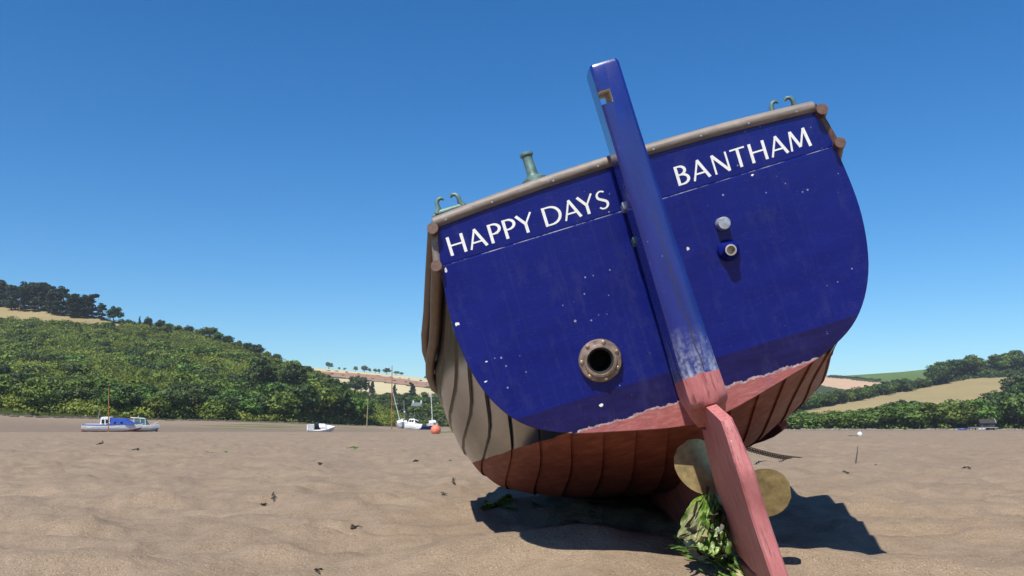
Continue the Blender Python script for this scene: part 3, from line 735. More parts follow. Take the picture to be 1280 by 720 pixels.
F_left = [([(-260, 372), (0, 380), (60, 388), (120, 398), (152, 404.5), (145, 408), (60, 403), (0, 398), (-260, 392)], 1)]
HL = Hill([(-260, 516, 150, 352, 470), (-100, 516, 150, 370, 450), (0, 516, 152, 380, 430), (60, 517, 155, 386, 420), (120, 519, 158, 396, 410), (150, 521, 160, 403, 400), (185, 523, 165, 405, 400), (240, 525, 172, 414, 390), (285, 527, 180, 428, 380),
           (320, 528, 188, 440, 370), (370, 530, 198, 458, 355), (410, 531, 212, 476, 340), (440, 532, 225, 492, 320), (480, 532.5, 240, 512, 300), (520, 533, 250, 530, 280)], .72, F_left, seed=1)
F_far = [([(370, 440), (395, 464), (430, 466), (470, 469), (506, 474), (560, 482), (600, 489), (700, 500), (700, 491), (600, 483), (560, 478), (540, 470), (500, 440)], 2),
         ([(395, 464), (430, 466), (470, 469), (506, 474), (545, 480), (530, 484), (500, 480), (470, 476), (440, 473), (411, 470)], 3),
         ([(400, 471), (440, 474), (470, 477), (500, 481), (530, 485), (600, 490), (600, 510), (400, 510)], 2),
         ([(1020, 470), (1036, 472), (1060, 474), (1104, 479), (1085, 483), (1060, 487), (1030, 482), (1000, 478)], 4),
         ([(1030, 455), (1040, 470.5), (1073, 473), (1104, 477), (1150, 480), (1215, 475), (1330, 470), (1330, 440)], 5)]
HF = Hill([(330, 522, 620, 452, 1000), (380, 522, 620, 458, 1000), (401, 522, 620, 460.5, 1000), (430, 522, 620, 463, 1000), (470, 522, 620, 466.5, 1000), (506, 522, 620, 470, 1000), (552, 522, 620, 476, 1000), (620, 522, 620, 484, 1000), (700, 522, 620, 489, 1000), (800, 522, 620, 490, 1000), (900, 522, 620, 484, 1000),
           (980, 522, 620, 475, 1000), (1040, 522, 620, 470.5, 1000), (1073, 522, 620, 468.5, 1000), (1126, 522, 620, 465, 1000), (1160, 522, 620, 461.5, 1000), (1195, 522, 620, 459, 1000), (1260, 522, 620, 455, 1000), (1560, 520, 620, 440, 1000)], .85, F_far, step=2.5, rows=60, seed=2)
HM = Hill([(350, 531, 262, 505, 420), (400, 531, 268, 486, 470), (440, 532, 275, 493, 480), (470, 532, 280, 499, 480), (515, 532.5, 285, 497, 480), (560, 533, 285, 500, 480), (620, 533.5, 285, 500, 480), (720, 535, 280, 502, 480), (860, 536, 270, 505, 460), (960, 537, 250, 512, 420)], .85, (), seed=3)
F_right = [([(1000, 513), (1027, 510), (1057, 503), (1102, 494), (1144, 487), (1191, 477), (1214, 473.5), (1262, 471.5), (1290, 470), (1290, 490), (1262, 500), (1180, 520), (1100, 528), (1000, 530)], 1),
           ([(1270, 455), (1320, 450), (1320, 464), (1270, 463)], 1)]
HR = Hill([(920, 537, 235, 522, 330), (985, 537, 235, 514, 360), (1027, 537, 235, 506, 400), (1057, 537, 235, 497, 440), (1102, 537, 236, 488, 480), (1144, 537, 237, 483, 510), (1165, 537, 237, 477, 520), (1191, 537, 238, 470, 540), (1214, 537, 238, 460, 560), (1245, 537, 239, 456, 580), (1290, 537, 240, 455, 590), (1400, 537, 240, 448, 590), (1560, 537, 240, 440, 590)], .9, F_right, step=2.5, rows=60, seed=4)
for h in (HL, HF, HM, HR): h.build()

# ------------------------------------------------------------------ vegetation
def leaf_mat(name, lo, hi, obvar=.35):
    t = NT(name); tint = t.attr('tint'); tv = t.sep(tint)
    c = t.mix(tv[0], lo, hi)
    hs = t.t.nodes.new('ShaderNodeHueSaturation'); t.put(hs.inputs['Color'], c)
    t.put(hs.inputs['Value'], t.math('MULTIPLY_ADD', t.rand(), obvar, 1 - obvar / 2)); t.put(hs.inputs['Hue'], t.math('MULTIPLY_ADD', t.math('FRACT', t.math('MULTIPLY', t.rand(), 7.3)), .05, .475))
    n = t.t
    t.set(col=hs.outputs[0], rough=.55, spec=.25)
    tr_ = n.nodes.new('ShaderNodeBsdfTranslucent'); t.put(tr_.inputs[0], hs.outputs[0])
    ms = n.nodes.new('ShaderNodeMixShader'); ms.inputs[0].default_value = .22
    n.links.new(t.b.outputs[0], ms.inputs[1]); n.links.new(tr_.outputs[0], ms.inputs[2]); n.links.new(ms.outputs[0], t.out.inputs[0])
    return t.m
L_broad = leaf_mat('broadleaf', (0.04554, 0.08694, 0.01449), (0.1552, 0.2298, 0.0414))
L_dark = leaf_mat('dark_broadleaf', (0.0243, 0.0486, 0.0144), (0.0882, 0.1305, 0.036))
L_pine = leaf_mat('pine_needles', (.010, .022, .010), (.035, .055, .022))
L_scrub = leaf_mat('scrub_leaves', (.056, .092, .012), (.205, .272, .042), .3)
M_bark = simple('bark', (.09, .07, .05), .9)

def leaves(lobes, n_per, size, jit=.7, up=.25, rng=RNG, dens=None):
    """quads over ellipsoid lobes: (x,y,z,rx,ry,rz,tint)"""
    cs, qs, ts = [], [], []
    lob = np.array(lobes, float); N = len(lob) * n_per; idx = np.repeat(np.arange(len(lob)), n_per)
    d = rng.normal(size=(N, 3)); d[:, 2] += up; d /= np.linalg.norm(d, axis=1, keepdims=True)
    rad = rng.uniform(.62, 1.06, N)[:, None]
    c = lob[idx, :3] + d * lob[idx, 3:6] * rad
    nrm = d + rng.normal(size=(N, 3)) * jit * .6; nrm /= np.linalg.norm(nrm, axis=1, keepdims=True)
    a = np.cross(nrm, rng.normal(size=(N, 3))); a /= np.linalg.norm(a, axis=1, keepdims=True); b = np.cross(nrm, a)
    sz = size * rng.uniform(.55, 1.25, N)[:, None]; a *= sz * .62; b *= sz * .42
    bend = nrm * sz * .12
    v = np.stack([c - a - bend, c - b * 1 + bend, c + a - bend, c + b + bend], 1).reshape(-1, 3)
    q = np.arange(N * 4).reshape(-1, 4)
    t = np.clip(lob[idx, 6] + rng.normal(size=N) * .16, 0, 1); t = np.repeat(t, 4)
    tint = np.stack([t, t, t, np.ones_like(t)], -1)
    return v, q, tint
def lobes_round(H, R, n, rng, zc=.62, zr=.42, flat=1.0):
    out = []
    for k in range(n):
        d = rng.normal(size=3); d /= np.linalg.norm(d); r = rng.uniform(.35, .78)
        if d[2] < -.5: d[2] *= -.6
        lr = R * rng.uniform(.28, .46)
        out.append((d[0] * R * r, d[1] * R * r, H * zc + d[2] * H * zr * r, lr, lr, lr * .78 * flat, rng.uniform(.15, .9)))
    return out
def trunk_mesh(name, H, r, R, top, rng, limbs=5):
    mb = MB(); mb.tube([(0, 0, -.8), (.05 * R, 0, H * .2), (.02 * R, .05 * R, H * .45), (0, 0, top)], [r * 1.3, r, r * .75, r * .25], 7)
    for k in range(limbs):
        a = k * 2.4 + rng.uniform(0, 1); z0 = H * rng.uniform(.22, .5); mb.tube([(0, 0, z0), (R * .3 * math.cos(a), R * .3 * math.sin(a), z0 + H * .10), (R * .62 * math.cos(a), R * .62 * math.sin(a), z0 + H * .2)], [r * .45, r * .3, r * .12], 5)
    o = mb.build(name, M_bark, None, smooth=60); return o
PROTO = {}
def proto(kind, H, R, lobes, n_per, size, mat_, tname, bush=False, top=.8, r=.3):
    v, q, t = leaves(lobes, n_per, size); me = np_mesh('crown', v, q, t); me.materials.append(mat_)
    if bush: PROTO.setdefault(kind, []).append((me, None, H)); return
    tr_ = trunk_mesh('trunk', H, r, R, H * top, RNG); tm = tr_.data; D.objects.remove(tr_); PROTO.setdefault(kind, []).append((me, tm, H))
for i in range(4):
    proto('broad', 10, 4.6, lobes_round(10, 4.6 * RNG.uniform(.85, 1.15), int(RNG.integers(14, 30)), RNG, .56, .46), 62, .80, L_broad, 'x')
    proto('dark', 10, 4.8, lobes_round(10, 4.8, 24, RNG, .54, .48), 62, .80, L_dark, 'x')
    proto('shore', 10, 5.4, lobes_round(10, 5.4, 28, RNG, .46, .5), 62, .80, L_broad, 'x')
for i in range(3):   # windswept pines: bare lower trunk, clumpy top
    lob = []
    for k in range(22):
        a = RNG.uniform(0, 6.28); z = RNG.uniform(.16, .97); rr = 3.1 * (1.08 - z) ** .5 * RNG.uniform(.3, 1)
        lob.append((rr * math.cos(a), rr * math.sin(a), 13 * z, 1.35, 1.35, .8, RNG.uniform(.2, .8)))
    proto('pine', 13, 3.1, lob, 55, .75, L_pine, 'x', top=.95, r=.24)
    lob = [(RNG.normal() * .3, RNG.normal() * .3, 12 * z, 2.3 * (1.05 - z) + .3, 2.3 * (1.05 - z) + .3, .9, RNG.uniform(.2, .7)) for z in np.linspace(.15, .97, 12)]
    proto('conifer', 12, 2.3, lob, 60, .7, L_pine, 'x', top=.97, r=.2)
for i in range(5):
    lob = [(RNG.uniform(-1.7, 1.7), RNG.uniform(-1.7, 1.7), RNG.uniform(.5, 1.9), *(RNG.uniform(.9, 1.35),) * 2, RNG.uniform(.8, 1.1), RNG.uniform(.2, .85)) for k in range(9)]
    proto('bush', 2.9, 2.6, lob, 70, .45, L_scrub if i % 2 else L_broad, 'x', True)
    proto('darkbush', 2.9, 2.6, lob, 70, .45, L_dark, 'x', True)
CNT = {}
def plant(kind, p, h, name, label, cat, group, wid=1.0):
    me, tm, H = random.choice(PROTO[kind]); sc = h / H; rz = random.uniform(0, 6.28); S = (sc * wid, sc * wid, sc)
    if tm is None:
        o = D.objects.new(name, me); COL.objects.link(o); o.location = p; o.rotation_euler = (0, 0, rz); o.scale = S
    else:
        o = empty(name, p, (0, 0, rz), S)
        for nm, m_ in (('crown', me), ('trunk', tm)):
            c = D.objects.new(nm, m_); COL.objects.link(c); c.parent = o
    return tag(o, label, cat, group)
def hp(hill, px, y, dz=-.3): p = hill.pt(px, hill.f_at(px, y)); p.z += dz; return p
def hd(hill, px, y, hpx):                 # metres for a height in pixels there
    return hpx / FPX * hill.pt(px, hill.f_at(px, y)).y

# pines in the row on the hilltop
x = -190.0
while x < 118:
    top = float(np.interp(x, [-200, 0, 40, 75, 100, 118], [345, 352, 354, 360, 366, 370])) + random.uniform(-2, 4)
    cy = float(np.interp(x, HL.k[:, 0], HL.k[:, 3])); p = HL.pt(x, random.uniform(.93, 1.0)); h = (cy + 4 - top) / FPX * p.y
    p.z -= .3; plant('pine', p, h, 'pine_tree', 'dark pine in the dense row along the hilltop field', 'tree', 'pines along the hilltop', 1.25); x += random.uniform(3.2, 5.6)
for px, top, kd, w, lb in ((127, 377, 'pine', 1.25, 'rounded dark pine standing just right of the hilltop pine row'), (142, 381, 'dark', 1.0, 'last dark tree of the hilltop group, at the right end of the dry field'), (158, 397, 'darkbush', 1.4, 'low dark bush at the right corner of the hilltop field')):
    cy = float(np.interp(px, HL.k[:, 0], HL.k[:, 3])); p = HL.pt(px, .97); p.z -= .3; plant(kd, p, (cy + 2 - top) / FPX * p.y, 'pine_tree' if kd == 'pine' else ('tree' if kd == 'dark' else 'bush'), lb, 'tree' if kd != 'darkbush' else 'bush', None, w)
# ridge trees down the left hill
for px, top, kd, w in ((174, 397, 'conifer', .9), (185, 397, 'dark', .85), (200, 401, 'dark', 1.2), (210, 404, 'broad', 1.3), (222, 407, 'broad', 1.5), (236, 408, 'dark', 1.2), (250, 411, 'broad', 1.3), (262, 409, 'dark', 1.35), (274, 416, 'broad', 1.4), (284, 421, 'dark', 1.4), (297, 427, 'broad', 1.4), (309, 430, 'dark', 1.4), (322, 432, 'dark', 1.3), (334, 440, 'broad', 1.3), (346, 444, 'dark', 1.2), (360, 450, 'broad', 1.2), (372, 452, 'dark', 1.1), (384, 455, 'dark', 1.3), (397, 462, 'broad', 1.3), (408, 467, 'dark', 1.2), (420, 472, 'broad', 1.3), (432, 478, 'dark', 1.2)):
    cy = float(np.interp(px, HL.k[:, 0], HL.k[:, 3])); p = HL.pt(px, .96); p.z -= .8; plant(kd, p, (cy + (7 if px < 350 else 4) - top) / FPX * p.y, 'conifer' if kd == 'conifer' else 'ridge_tree', 'narrow dark conifer on the ridge right of the hilltop field' if kd == 'conifer' else 'round tree along the sloping ridge of the scrubby hill', 'tree', None if kd == 'conifer' else 'trees along the scrubby ridge', w)
# bushes that stand out on the hillside
for k in range(290):
    px = random.uniform(-90, 430); f = random.uniform(.06, .93); y = HL.py(px, f)
    if HL.field(px, y): continue
    p = HL.pt(px, f); p.z -= .6; dk = random.random() < .42; h = random.uniform(2.0, 4.2)
    plant('darkbush' if dk else 'bush', p, h, 'bush', 'rounded dark bush rising from the hillside scrub' if dk else 'rounded lighter bush rising from the hillside scrub', 'bush', 'dark bushes on the scrubby hillside' if dk else 'light bushes on the scrubby hillside', random.uniform(1.0, 1.5))
# trees along the left shore
x = -120.0
while x < 330:
    f = random.uniform(.0, .10); p = HL.pt(x, f); p.z -= .4; dk = random.random() < .4
    plant('shore' if not dk else 'dark', p, random.uniform(3.2, 6), 'shore_tree', 'low spreading tree in the fringe above the left shore', 'tree', 'low trees along the left shore', 1.25); x += random.uniform(6, 11)
for i, (px, top, base, f, w) in enumerate(((325, 464, 512, .30, 1.0), (352, 492, 530, .03, 1.3), (372, 484, 530, .04, 1.35), (393, 480, 531, .05, 1.3), (415, 484, 531, .05, 1.25), (436, 490, 532, .04, 1.2), (452, 497, 532, .04, 1.1), (345, 484, 520, .2, 1.3), (365, 472, 512, .4, 1.2), (388, 470, 508, .4, 1.2), (410, 476, 512, .35, 1.2), (430, 484, 520, .3, 1.2))):
    p = HL.pt(px, f); p.z -= .5; plant('shore' if i % 2 else 'dark', p, (base - top) / FPX * p.y, 'broadleaf_tree', 'large spreading tree in the clump where the scrubby hill meets the beach', 'tree', 'large trees at the end of the scrubby hill', w)
# the wooded valley behind the boats
for k in range(130):
    px = random.uniform(398, 640) if k > 14 else random.uniform(640, 960); f = random.random() ** .85
    if 505 < px < 536 and f < .45: continue
    p = HM.pt(px, f); p.z -= .6; kd = random.choice(['broad', 'dark', 'dark', 'shore', 'dark']); plant(kd, p, random.uniform(6, 9) * (.62 if f > .75 else .9), 'woodland_tree', 'leafy tree in the wooded valley behind the beached yachts', 'tree', 'trees of the wooded valley', random.uniform(1.0, 1.25))
for i, (px, top, y) in enumerate(((444, 467, 492), (451, 468, 493), (465, 476, 497), (515, 478, 500), (493, 479, 496))):
    p = hp(HM, px, y); plant('conifer' if i > 1 else 'dark', p, (y - top) / FPX * p.y, 'conifer' if i > 1 else 'tall_tree', 'dark pointed conifer standing above the valley wood' if i > 1 else 'tall dark tree rising in front of the stubble field', 'tree', 'dark conifers above the valley wood' if i > 1 else 'tall dark trees before the stubble field', 1.0 if i < 2 else 1.5)
# far ridge trees
for px, base, h, kd, w in ((411, 461, 9, 'broad', 1.5), (424, 462, 4, 'broad', 1.1), (431, 462.5, 4, 'broad', 1.0), (444.5, 464, 6.5, 'broad', 1.3), (455.5, 465, 8.5, 'dark', 1.3), (462, 465.5, 6, 'broad', 1.1), (469, 466, 6, 'broad', 1.3), (474, 466.5, 6, 'broad', 1.2), (483.5, 467.5, 8, 'dark', 1.3), (495, 468.5, 6, 'broad', 1.4), (502, 469.5, 5, 'broad', 1.3), (534, 474, 5, 'dark', 1.6), (546, 475.5, 3.5, 'dark', 1.3)):
    p = hp(HF, px, base, -.5); plant(kd, p, h / FPX * p.y + .5, 'skyline_tree', 'small dark tree on the far skyline above the stubble field', 'tree', 'trees on the far skyline', w)
for k in range(24):
    q = k / 23; px = 402 + q * 150 + random.uniform(-2, 2); y = 467 + q * 15.5 + random.uniform(-.6, .6)
    if k % 2: y -= 4.4
    p = hp(HF, px, y, -.3); plant('darkbush', p, random.uniform(.8, 1.7), 'hedge_bush', 'hedge bush dotted between the far stripes of field', 'bush', 'hedge bushes between the far fields', random.uniform(1.2, 2.2))
for k in range(18):
    px = 1036 + k * 3.6 + random.uniform(-1, 1); y = float(np.interp(px, [1036, 1073, 1104, 1150, 1205], [470.5, 472.8, 476.5, 463, 459])) if k < 20 else float(np.interp(px, [1100, 1126, 1160, 1205], [467, 466, 462.2, 460]))
    p = hp(HF, px, y, -.3); plant('darkbush', p, random.uniform(1.6, 3), 'hedge_bush', 'low hedge bush bordering the far green pasture', 'bush', 'hedge bushes round the green pasture', random.uniform(1.2, 2))
# right: hedgerow wood above the dry field
for k in range(150):
    px = random.uniform(985, 1310); hi = float(np.interp(px, [985, 1027, 1057, 1102, 1144, 1191, 1214, 1245, 1300], [515, 507, 499, 490, 485, 473, 464, 460, 459])); lo = float(np.interp(px, [985, 1027, 1057, 1102, 1144, 1191, 1214, 1262, 1300], [518, 511, 504.5, 495, 488.5, 477.5, 474, 470, 468]))
    y = random.uniform(hi, lo); p = hp(HR, px, y, -.5); big = px > 1170; h = random.uniform(9, 13) if big else random.uniform(4.2, 7)
    if y > 466 and px > 1220: h *= .35
    if random.random() < .55: plant('dark', p, h, 'hedgerow_tree', 'dark tree in the wooded strip above the dry field', 'tree', 'dark trees above the dry field', 1.15)
    else: plant('broad', p, h, 'hedgerow_tree', 'greener tree in the wooded strip above the dry field', 'tree', 'green trees above the dry field', 1.15)
# right: woods along the shore
for k in range(130):
    px = random.uniform(955, 1330); f = random.uniform(.0, .16) if k % 3 else random.uniform(0, .05)
    topy = float(np.interp(px, [955, 992, 1038, 1085, 1120, 1144, 1172, 1202, 1240, 1261, 1280, 1330], [518, 513, 512, 508, 501, 498, 501, 498, 493, 487, 478, 466])) + random.uniform(-2, 5)
    p = HR.pt(px, f); p.z -= .5; y0 = HR.py(px, f); h = max(3.5, (y0 - topy) / FPX * p.y); kd = random.choice(['shore', 'broad', 'dark', 'shore'])
    plant(kd, p, h, 'shore_tree', 'tree in the continuous wood along the right shore', 'tree', 'trees of the wood along the right shore', min(1.5, random.uniform(1.0, 1.3) * 8 / max(h, 6)) + .2)
for px, y, top, w, lb in ((1243, 508, 486, 1.25, 'rounded tree standing out against the dry field at the right'), (1272, 500, 466, 1.2, 'tall dark tree at the right end of the dry field'), (1130, 531, 505, .9, 'taller dark tree in the middle of the right shore wood')):
    p = hp(HR, px, y, -.5); plant('dark', p, (y - top) / FPX * p.y, 'tree', lb, 'tree', None, w)

# scrub that covers the hills (uncountable)
def scrub(hill, n, pxr, fr, rad, mat_, n_per, size, label_, skip=None, bias=1.0):
    lob = []
    while len(lob) < n:
        px = random.uniform(*pxr); f = fr[0] + (fr[1] - fr[0]) * random.random() ** bias
        if hill.field(px, hill.py(px, f)): continue
        p = hill.pt(px, f); r = random.uniform(*rad)
        t = .45 + .5 * mnoise.noise(Vector((p.x * .035, p.y * .05, 4))) + .4 * mnoise.noise(Vector((p.x * .12, p.y * .12, 9))) + random.uniform(-.25, .25)
        lob.append((p.x, p.y, p.z + r * .1, r * random.uniform(1, 1.5), r, r * random.uniform(.55, .95), t))
    v, q, t = leaves(lob, n_per, size, up=.5); me = np_mesh('scrub', v, q, t); me.materials.append(mat_)
    o = D.objects.new('scrub', me); COL.objects.link(o); tag(o, label_, 'scrub', kind='stuff')
scrub(HL, 11000, (-180, 500), (0, 1.0), (.7, 2.0), L_scrub, 42, .42, 'low green scrub covering the hillside behind the small boats')
scrub(HM, 1900, (385, 900), (0, 1.0), (2.0, 3.4), L_dark, 40, .9, 'undergrowth of the wooded valley behind the yachts')
scrub(HR, 1500, (950, 1330), (0, .22), (1.2, 2.4), L_broad, 36, .7, 'undergrowth beneath the wood on the right shore')
scrub(HR, 900, (985, 1330), (.62, 1.0), (1.2, 2.2), L_dark, 34, .8, 'hedge undergrowth above the dry field on the right')
scrub(HF, 1100, (380, 1300), (.05, .55), (2.5, 4.5), L_dark, 30, 1.3, 'dark hedges and copses low on the far hill')

# rocks along the shores
def rocks(seq, n, lo, hi, col, label_):
    mb = MB(); ico = [(0, 0, 1), (.89, 0, .45), (.28, .85, .45), (-.72, .53, .45), (-.72, -.53, .45), (.28, -.85, .45), (.72, .53, -.45), (-.28, .85, -.45), (-.89, 0, -.45), (-.28, -.85, -.45), (.72, -.53, -.45), (0, 0, -1)]
    fc = [(0, 1, 2), (0, 2, 3), (0, 3, 4), (0, 4, 5), (0, 5, 1), (1, 6, 2), (2, 7, 3), (3, 8, 4), (4, 9, 5), (5, 10, 1), (6, 7, 2), (7, 8, 3), (8, 9, 4), (9, 10, 5), (10, 6, 1), (11, 7, 6), (11, 8, 7), (11, 9, 8), (11, 10, 9), (11, 6, 10)]
    for k in range(n):
        h, px0, px1, d0 = random.choice(seq); px = random.uniform(px0, px1); p = h.pt(px, 0.0); q = p.copy(); q.y -= random.uniform(0, d0); q.x *= q.y / p.y; q.z = ground_z(q.x, q.y)
        r = random.uniform(lo, hi); a = random.uniform(.8, 2.2)
        mb.add([(q.x + v[0] * r * a * random.uniform(.75, 1.2), q.y + v[1] * r * random.uniform(.75, 1.2), q.z + v[2] * r * .6 * random.uniform(.75, 1.2)) for v in ico], fc)
    tag(mb.build('shore_rocks', simple('rock_' + label_.split()[0], col, .95, 0, .4, .5, .5, .2), None, smooth=0, fix=False), label_, 'rocks', kind='stuff')
rocks([(HL, -150, 340, 6), (HL, 330, 520, 10)], 700, .15, .5, (.075, .06, .05), 'dark rocks along the foot of the scrubby hill')
rocks([(HR, 955, 1330, 10), (HM, 480, 640, 12)], 900, .2, .75, (.20, .165, .13), 'grey brown rocks along the right shore')
#PART3
# ------------------------------------------------------------------ the small boats beyond the bank
C_white = simp('boat_white', [(.68, .69, .70), (.78, .78, .78), (.6, .6, .6)], .35, 2, 6)
C_blue = simp('boat_blue', [(.045, .10, .36), (.06, .13, .42), (.04, .09, .3)], .4, 2, 6)
C_cover = simp('cover_blue', [(.03, .07, .33), (.045, .10, .42), (.03, .06, .25)], .8, 2, 6)
C_navy = simp('boat_navy', [(.012, .014, .10), (.018, .02, .14), (.01, .01, .08)], .35, 2, 6)
C_red = simp('boat_antifoul', [(.22, .05, .04), (.28, .07, .05), (.18, .04, .03)], .7, 2, 6)
C_grey = simp('boat_grey', [(.30, .31, .33), (.38, .39, .40), (.25, .26, .27)], .5, 2, 6)
C_teal = simp('tinted_glass', [(.05, .12, .13), (.09, .18, .18), (.05, .1, .1)], .12, 2, 6)
C_dark = simp('dark_glass', [(.012, .014, .018), (.02, .022, .028), (.01, .01, .012)], .15, 2, 6)
C_spar = simp('varnished_spar', [(.30, .13, .04), (.38, .18, .06), (.24, .1, .03)], .45, 2, 6)
C_alu = simp('pale_spar', [(.62, .63, .62), (.72, .72, .70), (.55, .55, .55)], .4, 2, 6)
C_pole = simp('grey_pole', [(.26, .22, .13), (.34, .29, .18), (.2, .17, .1)], .8, 2, 6)
def hull_rings(Ln, B, H, sheer=.25, fb=.0, n=13, tumble=.0, z0=.0, z1=1.0, grow=0.0):
    out = []
    for i in range(n):
        q = i / (n - 1); b = B / 2 * (1 - max(0, (q - .40) / .60) ** 2.3) * (.80 + .2 * min(1, q / .35)); b = max(b, .02)
        zt = H * (1 + sheer * (max(0, q - .3) / .7) ** 2 + .04 * (1 - q)); zk = .02 + .45 * H * max(0, (q - .72) / .28) ** 2 + .10 * H * max(0, .3 - q)
        def P(u):   # u 0 keel .. 1 sheer
            y = b * (0 if u <= 0 else min(1, (math.sin(min(1, u) * math.pi / 2)) ** .75 * (1 - .12 * q))); z = zk + (zt - zk) * u ** 1.5
            return y + (grow if u > 0 else 0), z
        x = -Ln / 2 + Ln * q
        us = [z0 + (z1 - z0) * k / 6 for k in range(7)]
        L_ = [(x + .12 * Ln * u * max(0, q - .8) / .2 * .5, -P(u)[0], P(u)[1]) for u in us[::-1]]; R_ = [(a, -y, z) for a, y, z in L_[::-1]]
        out.append(L_ + R_)
    return out
def small_hull(root, Ln, B, H, mat_, boot=None, band=None, sheer=.25):
    mb = MB(); R = hull_rings(Ln, B, H, sheer); mb.loft(R, True, True); mb.build('hull', mat_, root, smooth=50)
    if boot: mb = MB(); mb.loft(hull_rings(Ln, B, H, sheer, z0=.0, z1=.42, grow=.012), True, True); mb.build('antifouling', boot, root, smooth=50)
    if band:
        for sd in (0, 1):
            rows = [(r[0:1] + r[1:2] + r[2:3]) if sd == 0 else (r[13:14] + r[12:13] + r[11:12]) for r in hull_rings(Ln, B, H, sheer, z0=.78, z1=1.02, grow=.014)]
            m2 = MB(); m2.loft(rows, False, False); m2.build('sheer_stripe', band, root, smooth=50, fix=False)
def place(px, py, Y, yaw, heel=0, pitch=0, sink=.05, name='boat'):
    p = at(px, py, Y); p.z = ground_z(p.x, p.y) - sink
    o = empty(name, p); o.rotation_euler = (math.radians(heel), math.radians(pitch), math.radians(yaw)); return o
def cabin(root, x0, x1, w, z0, z1, mat_, name='cabin', rake=.25, top=.8):
    mb = MB(); mb.loft([[(x0, -w, z0), (x1, -w * .9, z0), (x1, w * .9, z0), (x0, w, z0)], [(x0 + rake * .2, -w * top, z1), (x1 - rake, -w * top * .9, z1), (x1 - rake, w * top * .9, z1), (x0 + rake * .2, w * top, z1)]]); return mb.build(name, mat_, root, smooth=0, bevel=.03)
def pane(root, c, size, mat_, name='window', rx=0, rz=0):
    mb = MB(); mb.box(c, size, Matrix.Rotation(rz, 3, 'Z') @ Matrix.Rotation(rx, 3, 'X')); return mb.build(name, mat_, root, smooth=0)
# blue and white sailing boat
b = place(141, 537, 100, 4, heel=3); tag(b, 'white boat with blue top stripe and blue cabin cover, red rudder at its stern', 'boat')
small_hull(b, 6.0, 2.1, .95, C_white, C_red, C_blue, .22)
cabin(b, -.2, 2.5, .75, .92, 1.62, C_cover, 'cabin_cover', 1.2, .7)
cabin(b, -1.15, -.1, .72, .92, 1.78, C_white, 'dodger', .1, .85)
for x in (.45, 1.15): pane(b, (x, -.70, 1.18), (.22, .05, .20), C_dark, 'porthole', math.radians(-14))
for x in (-.85, -.42): pane(b, (x, -.70, 1.32), (.26, .05, .42), C_dark, 'window', math.radians(-9))
mb = MB(); mb.loft([[(-3.02, -.03, .80), (-3.15, -.03, .8), (-3.15, .03, .8), (-3.02, .03, .8)], [(-3.05, -.03, .35), (-3.35, -.03, .3), (-3.35, .03, .3), (-3.05, .03, .35)], [(-3.0, -.03, -.05), (-3.5, -.03, -.08), (-3.5, .03, -.08), (-3.0, .03, -.05)]]); mb.build('rudder', C_red, b, smooth=0)
mb = MB(); mb.box((-3.06, 0, .78), (.06, 1.5, .45)); mb.build('transom', C_white, b, smooth=0, bevel=.02)
mb = MB(); mb.tube([(-1.75, .3, .9), (-1.62, .3, 2.75)], .03, 6); mb.build('mizzen_mast', C_grey, b)
# white cuddy motor boat beside it
b = place(178.5, 536, 106, 14, heel=-3); tag(b, 'small white motor boat with teal wheelhouse windows, bow to the right', 'boat')
small_hull(b, 3.4, 1.7, .72, C_white, C_grey, None, .3)
cabin(b, -.95, .75, .62, .70, 1.55, C_teal, 'wheelhouse_glass', .55, .88)
mb = MB(); mb.loft([[(-1.35, -.62, 1.62), (.25, -.55, 1.52), (.25, .55, 1.52), (-1.35, .62, 1.62)], [(-1.35, -.58, 1.70), (.2, -.5, 1.60), (.2, .5, 1.60), (-1.35, .58, 1.70)]]); mb.build('roof', C_white, b, smooth=0, bevel=.02)
for x, z in ((-.9, 1.1), (-.2, 1.1), (.35, 1.05)): mb = MB(); mb.tube([(x, -.62, .72), (x - .08, -.575, 1.54)], .035, 6); mb.build('window_post', C_white, b)
mb = MB(); mb.tube([(.9, -.5, .8), (1.45, -.3, 1.12), (1.75, 0, 1.16), (1.45, .3, 1.12), (.9, .5, .8)], .022, 6); mb.build('bow_rail', C_alu, b)
mb = MB(); mb.tube([(-.6, 0, 1.66), (-.6, 0, 1.9)], .03, 6); mb.build('navigation_light', C_alu, b)
for x in (-1.25, 1.55): mb = MB(); mb.lathe([(.0, -.2), (.15, -.12), (.18, .05), (.1, .2), (0, .24)], Matrix.Translation((x, -.86 if x < 0 else -.45, .18)), 10); mb.build('fender', M_black, b)
# pole in front of them, white speedboat, poles, yachts
def pole(px, top, base, Y, r, mat_, label, cat='pole', name='wooden_pole', lean=0):
    p = at(px, base, Y); p.z = ground_z(p.x, p.y) - .3; q = at(px + lean, top, Y); mb = MB(); mb.tube([p, p.lerp(q, .5), q], [r * 1.15, r, r * .75], 8); return tag(mb.build(name, mat_, None, smooth=60), label, cat)
pole(136, 484, 538, 96, .055, C_spar, 'tall thin varnished pole standing in front of the blue and white boat')
pole(458.5, 498, 534, 165, .09, C_pole, 'short grey wooden pole left of the tall brown mast', lean=1.5)
pole(489.5, 457, 536, 150, .085, C_spar, 'tallest brown varnished mast, between the grey pole and the leaning yacht mast', 'mast', 'wooden_mast', lean=.6)
b = place(400, 537, 108, 16, heel=30, sink=.12); tag(b, 'white speedboat lying tilted alone on the sand, dark windscreen showing', 'boat')
small_hull(b, 3.1, 1.6, .75, C_white, None, None, .2)
cabin(b, -.3, 1.0, .55, .72, 1.05, C_white, 'foredeck', .5, .8)
cabin(b, -.75, .1, .6, .72, 1.25, C_dark, 'windscreen', .4, .8)
mb = MB(); mb.box((-1.1, 0, .77), (.8, 1.2, .06)); mb.build('cockpit_cover', C_grey, b, smooth=0)
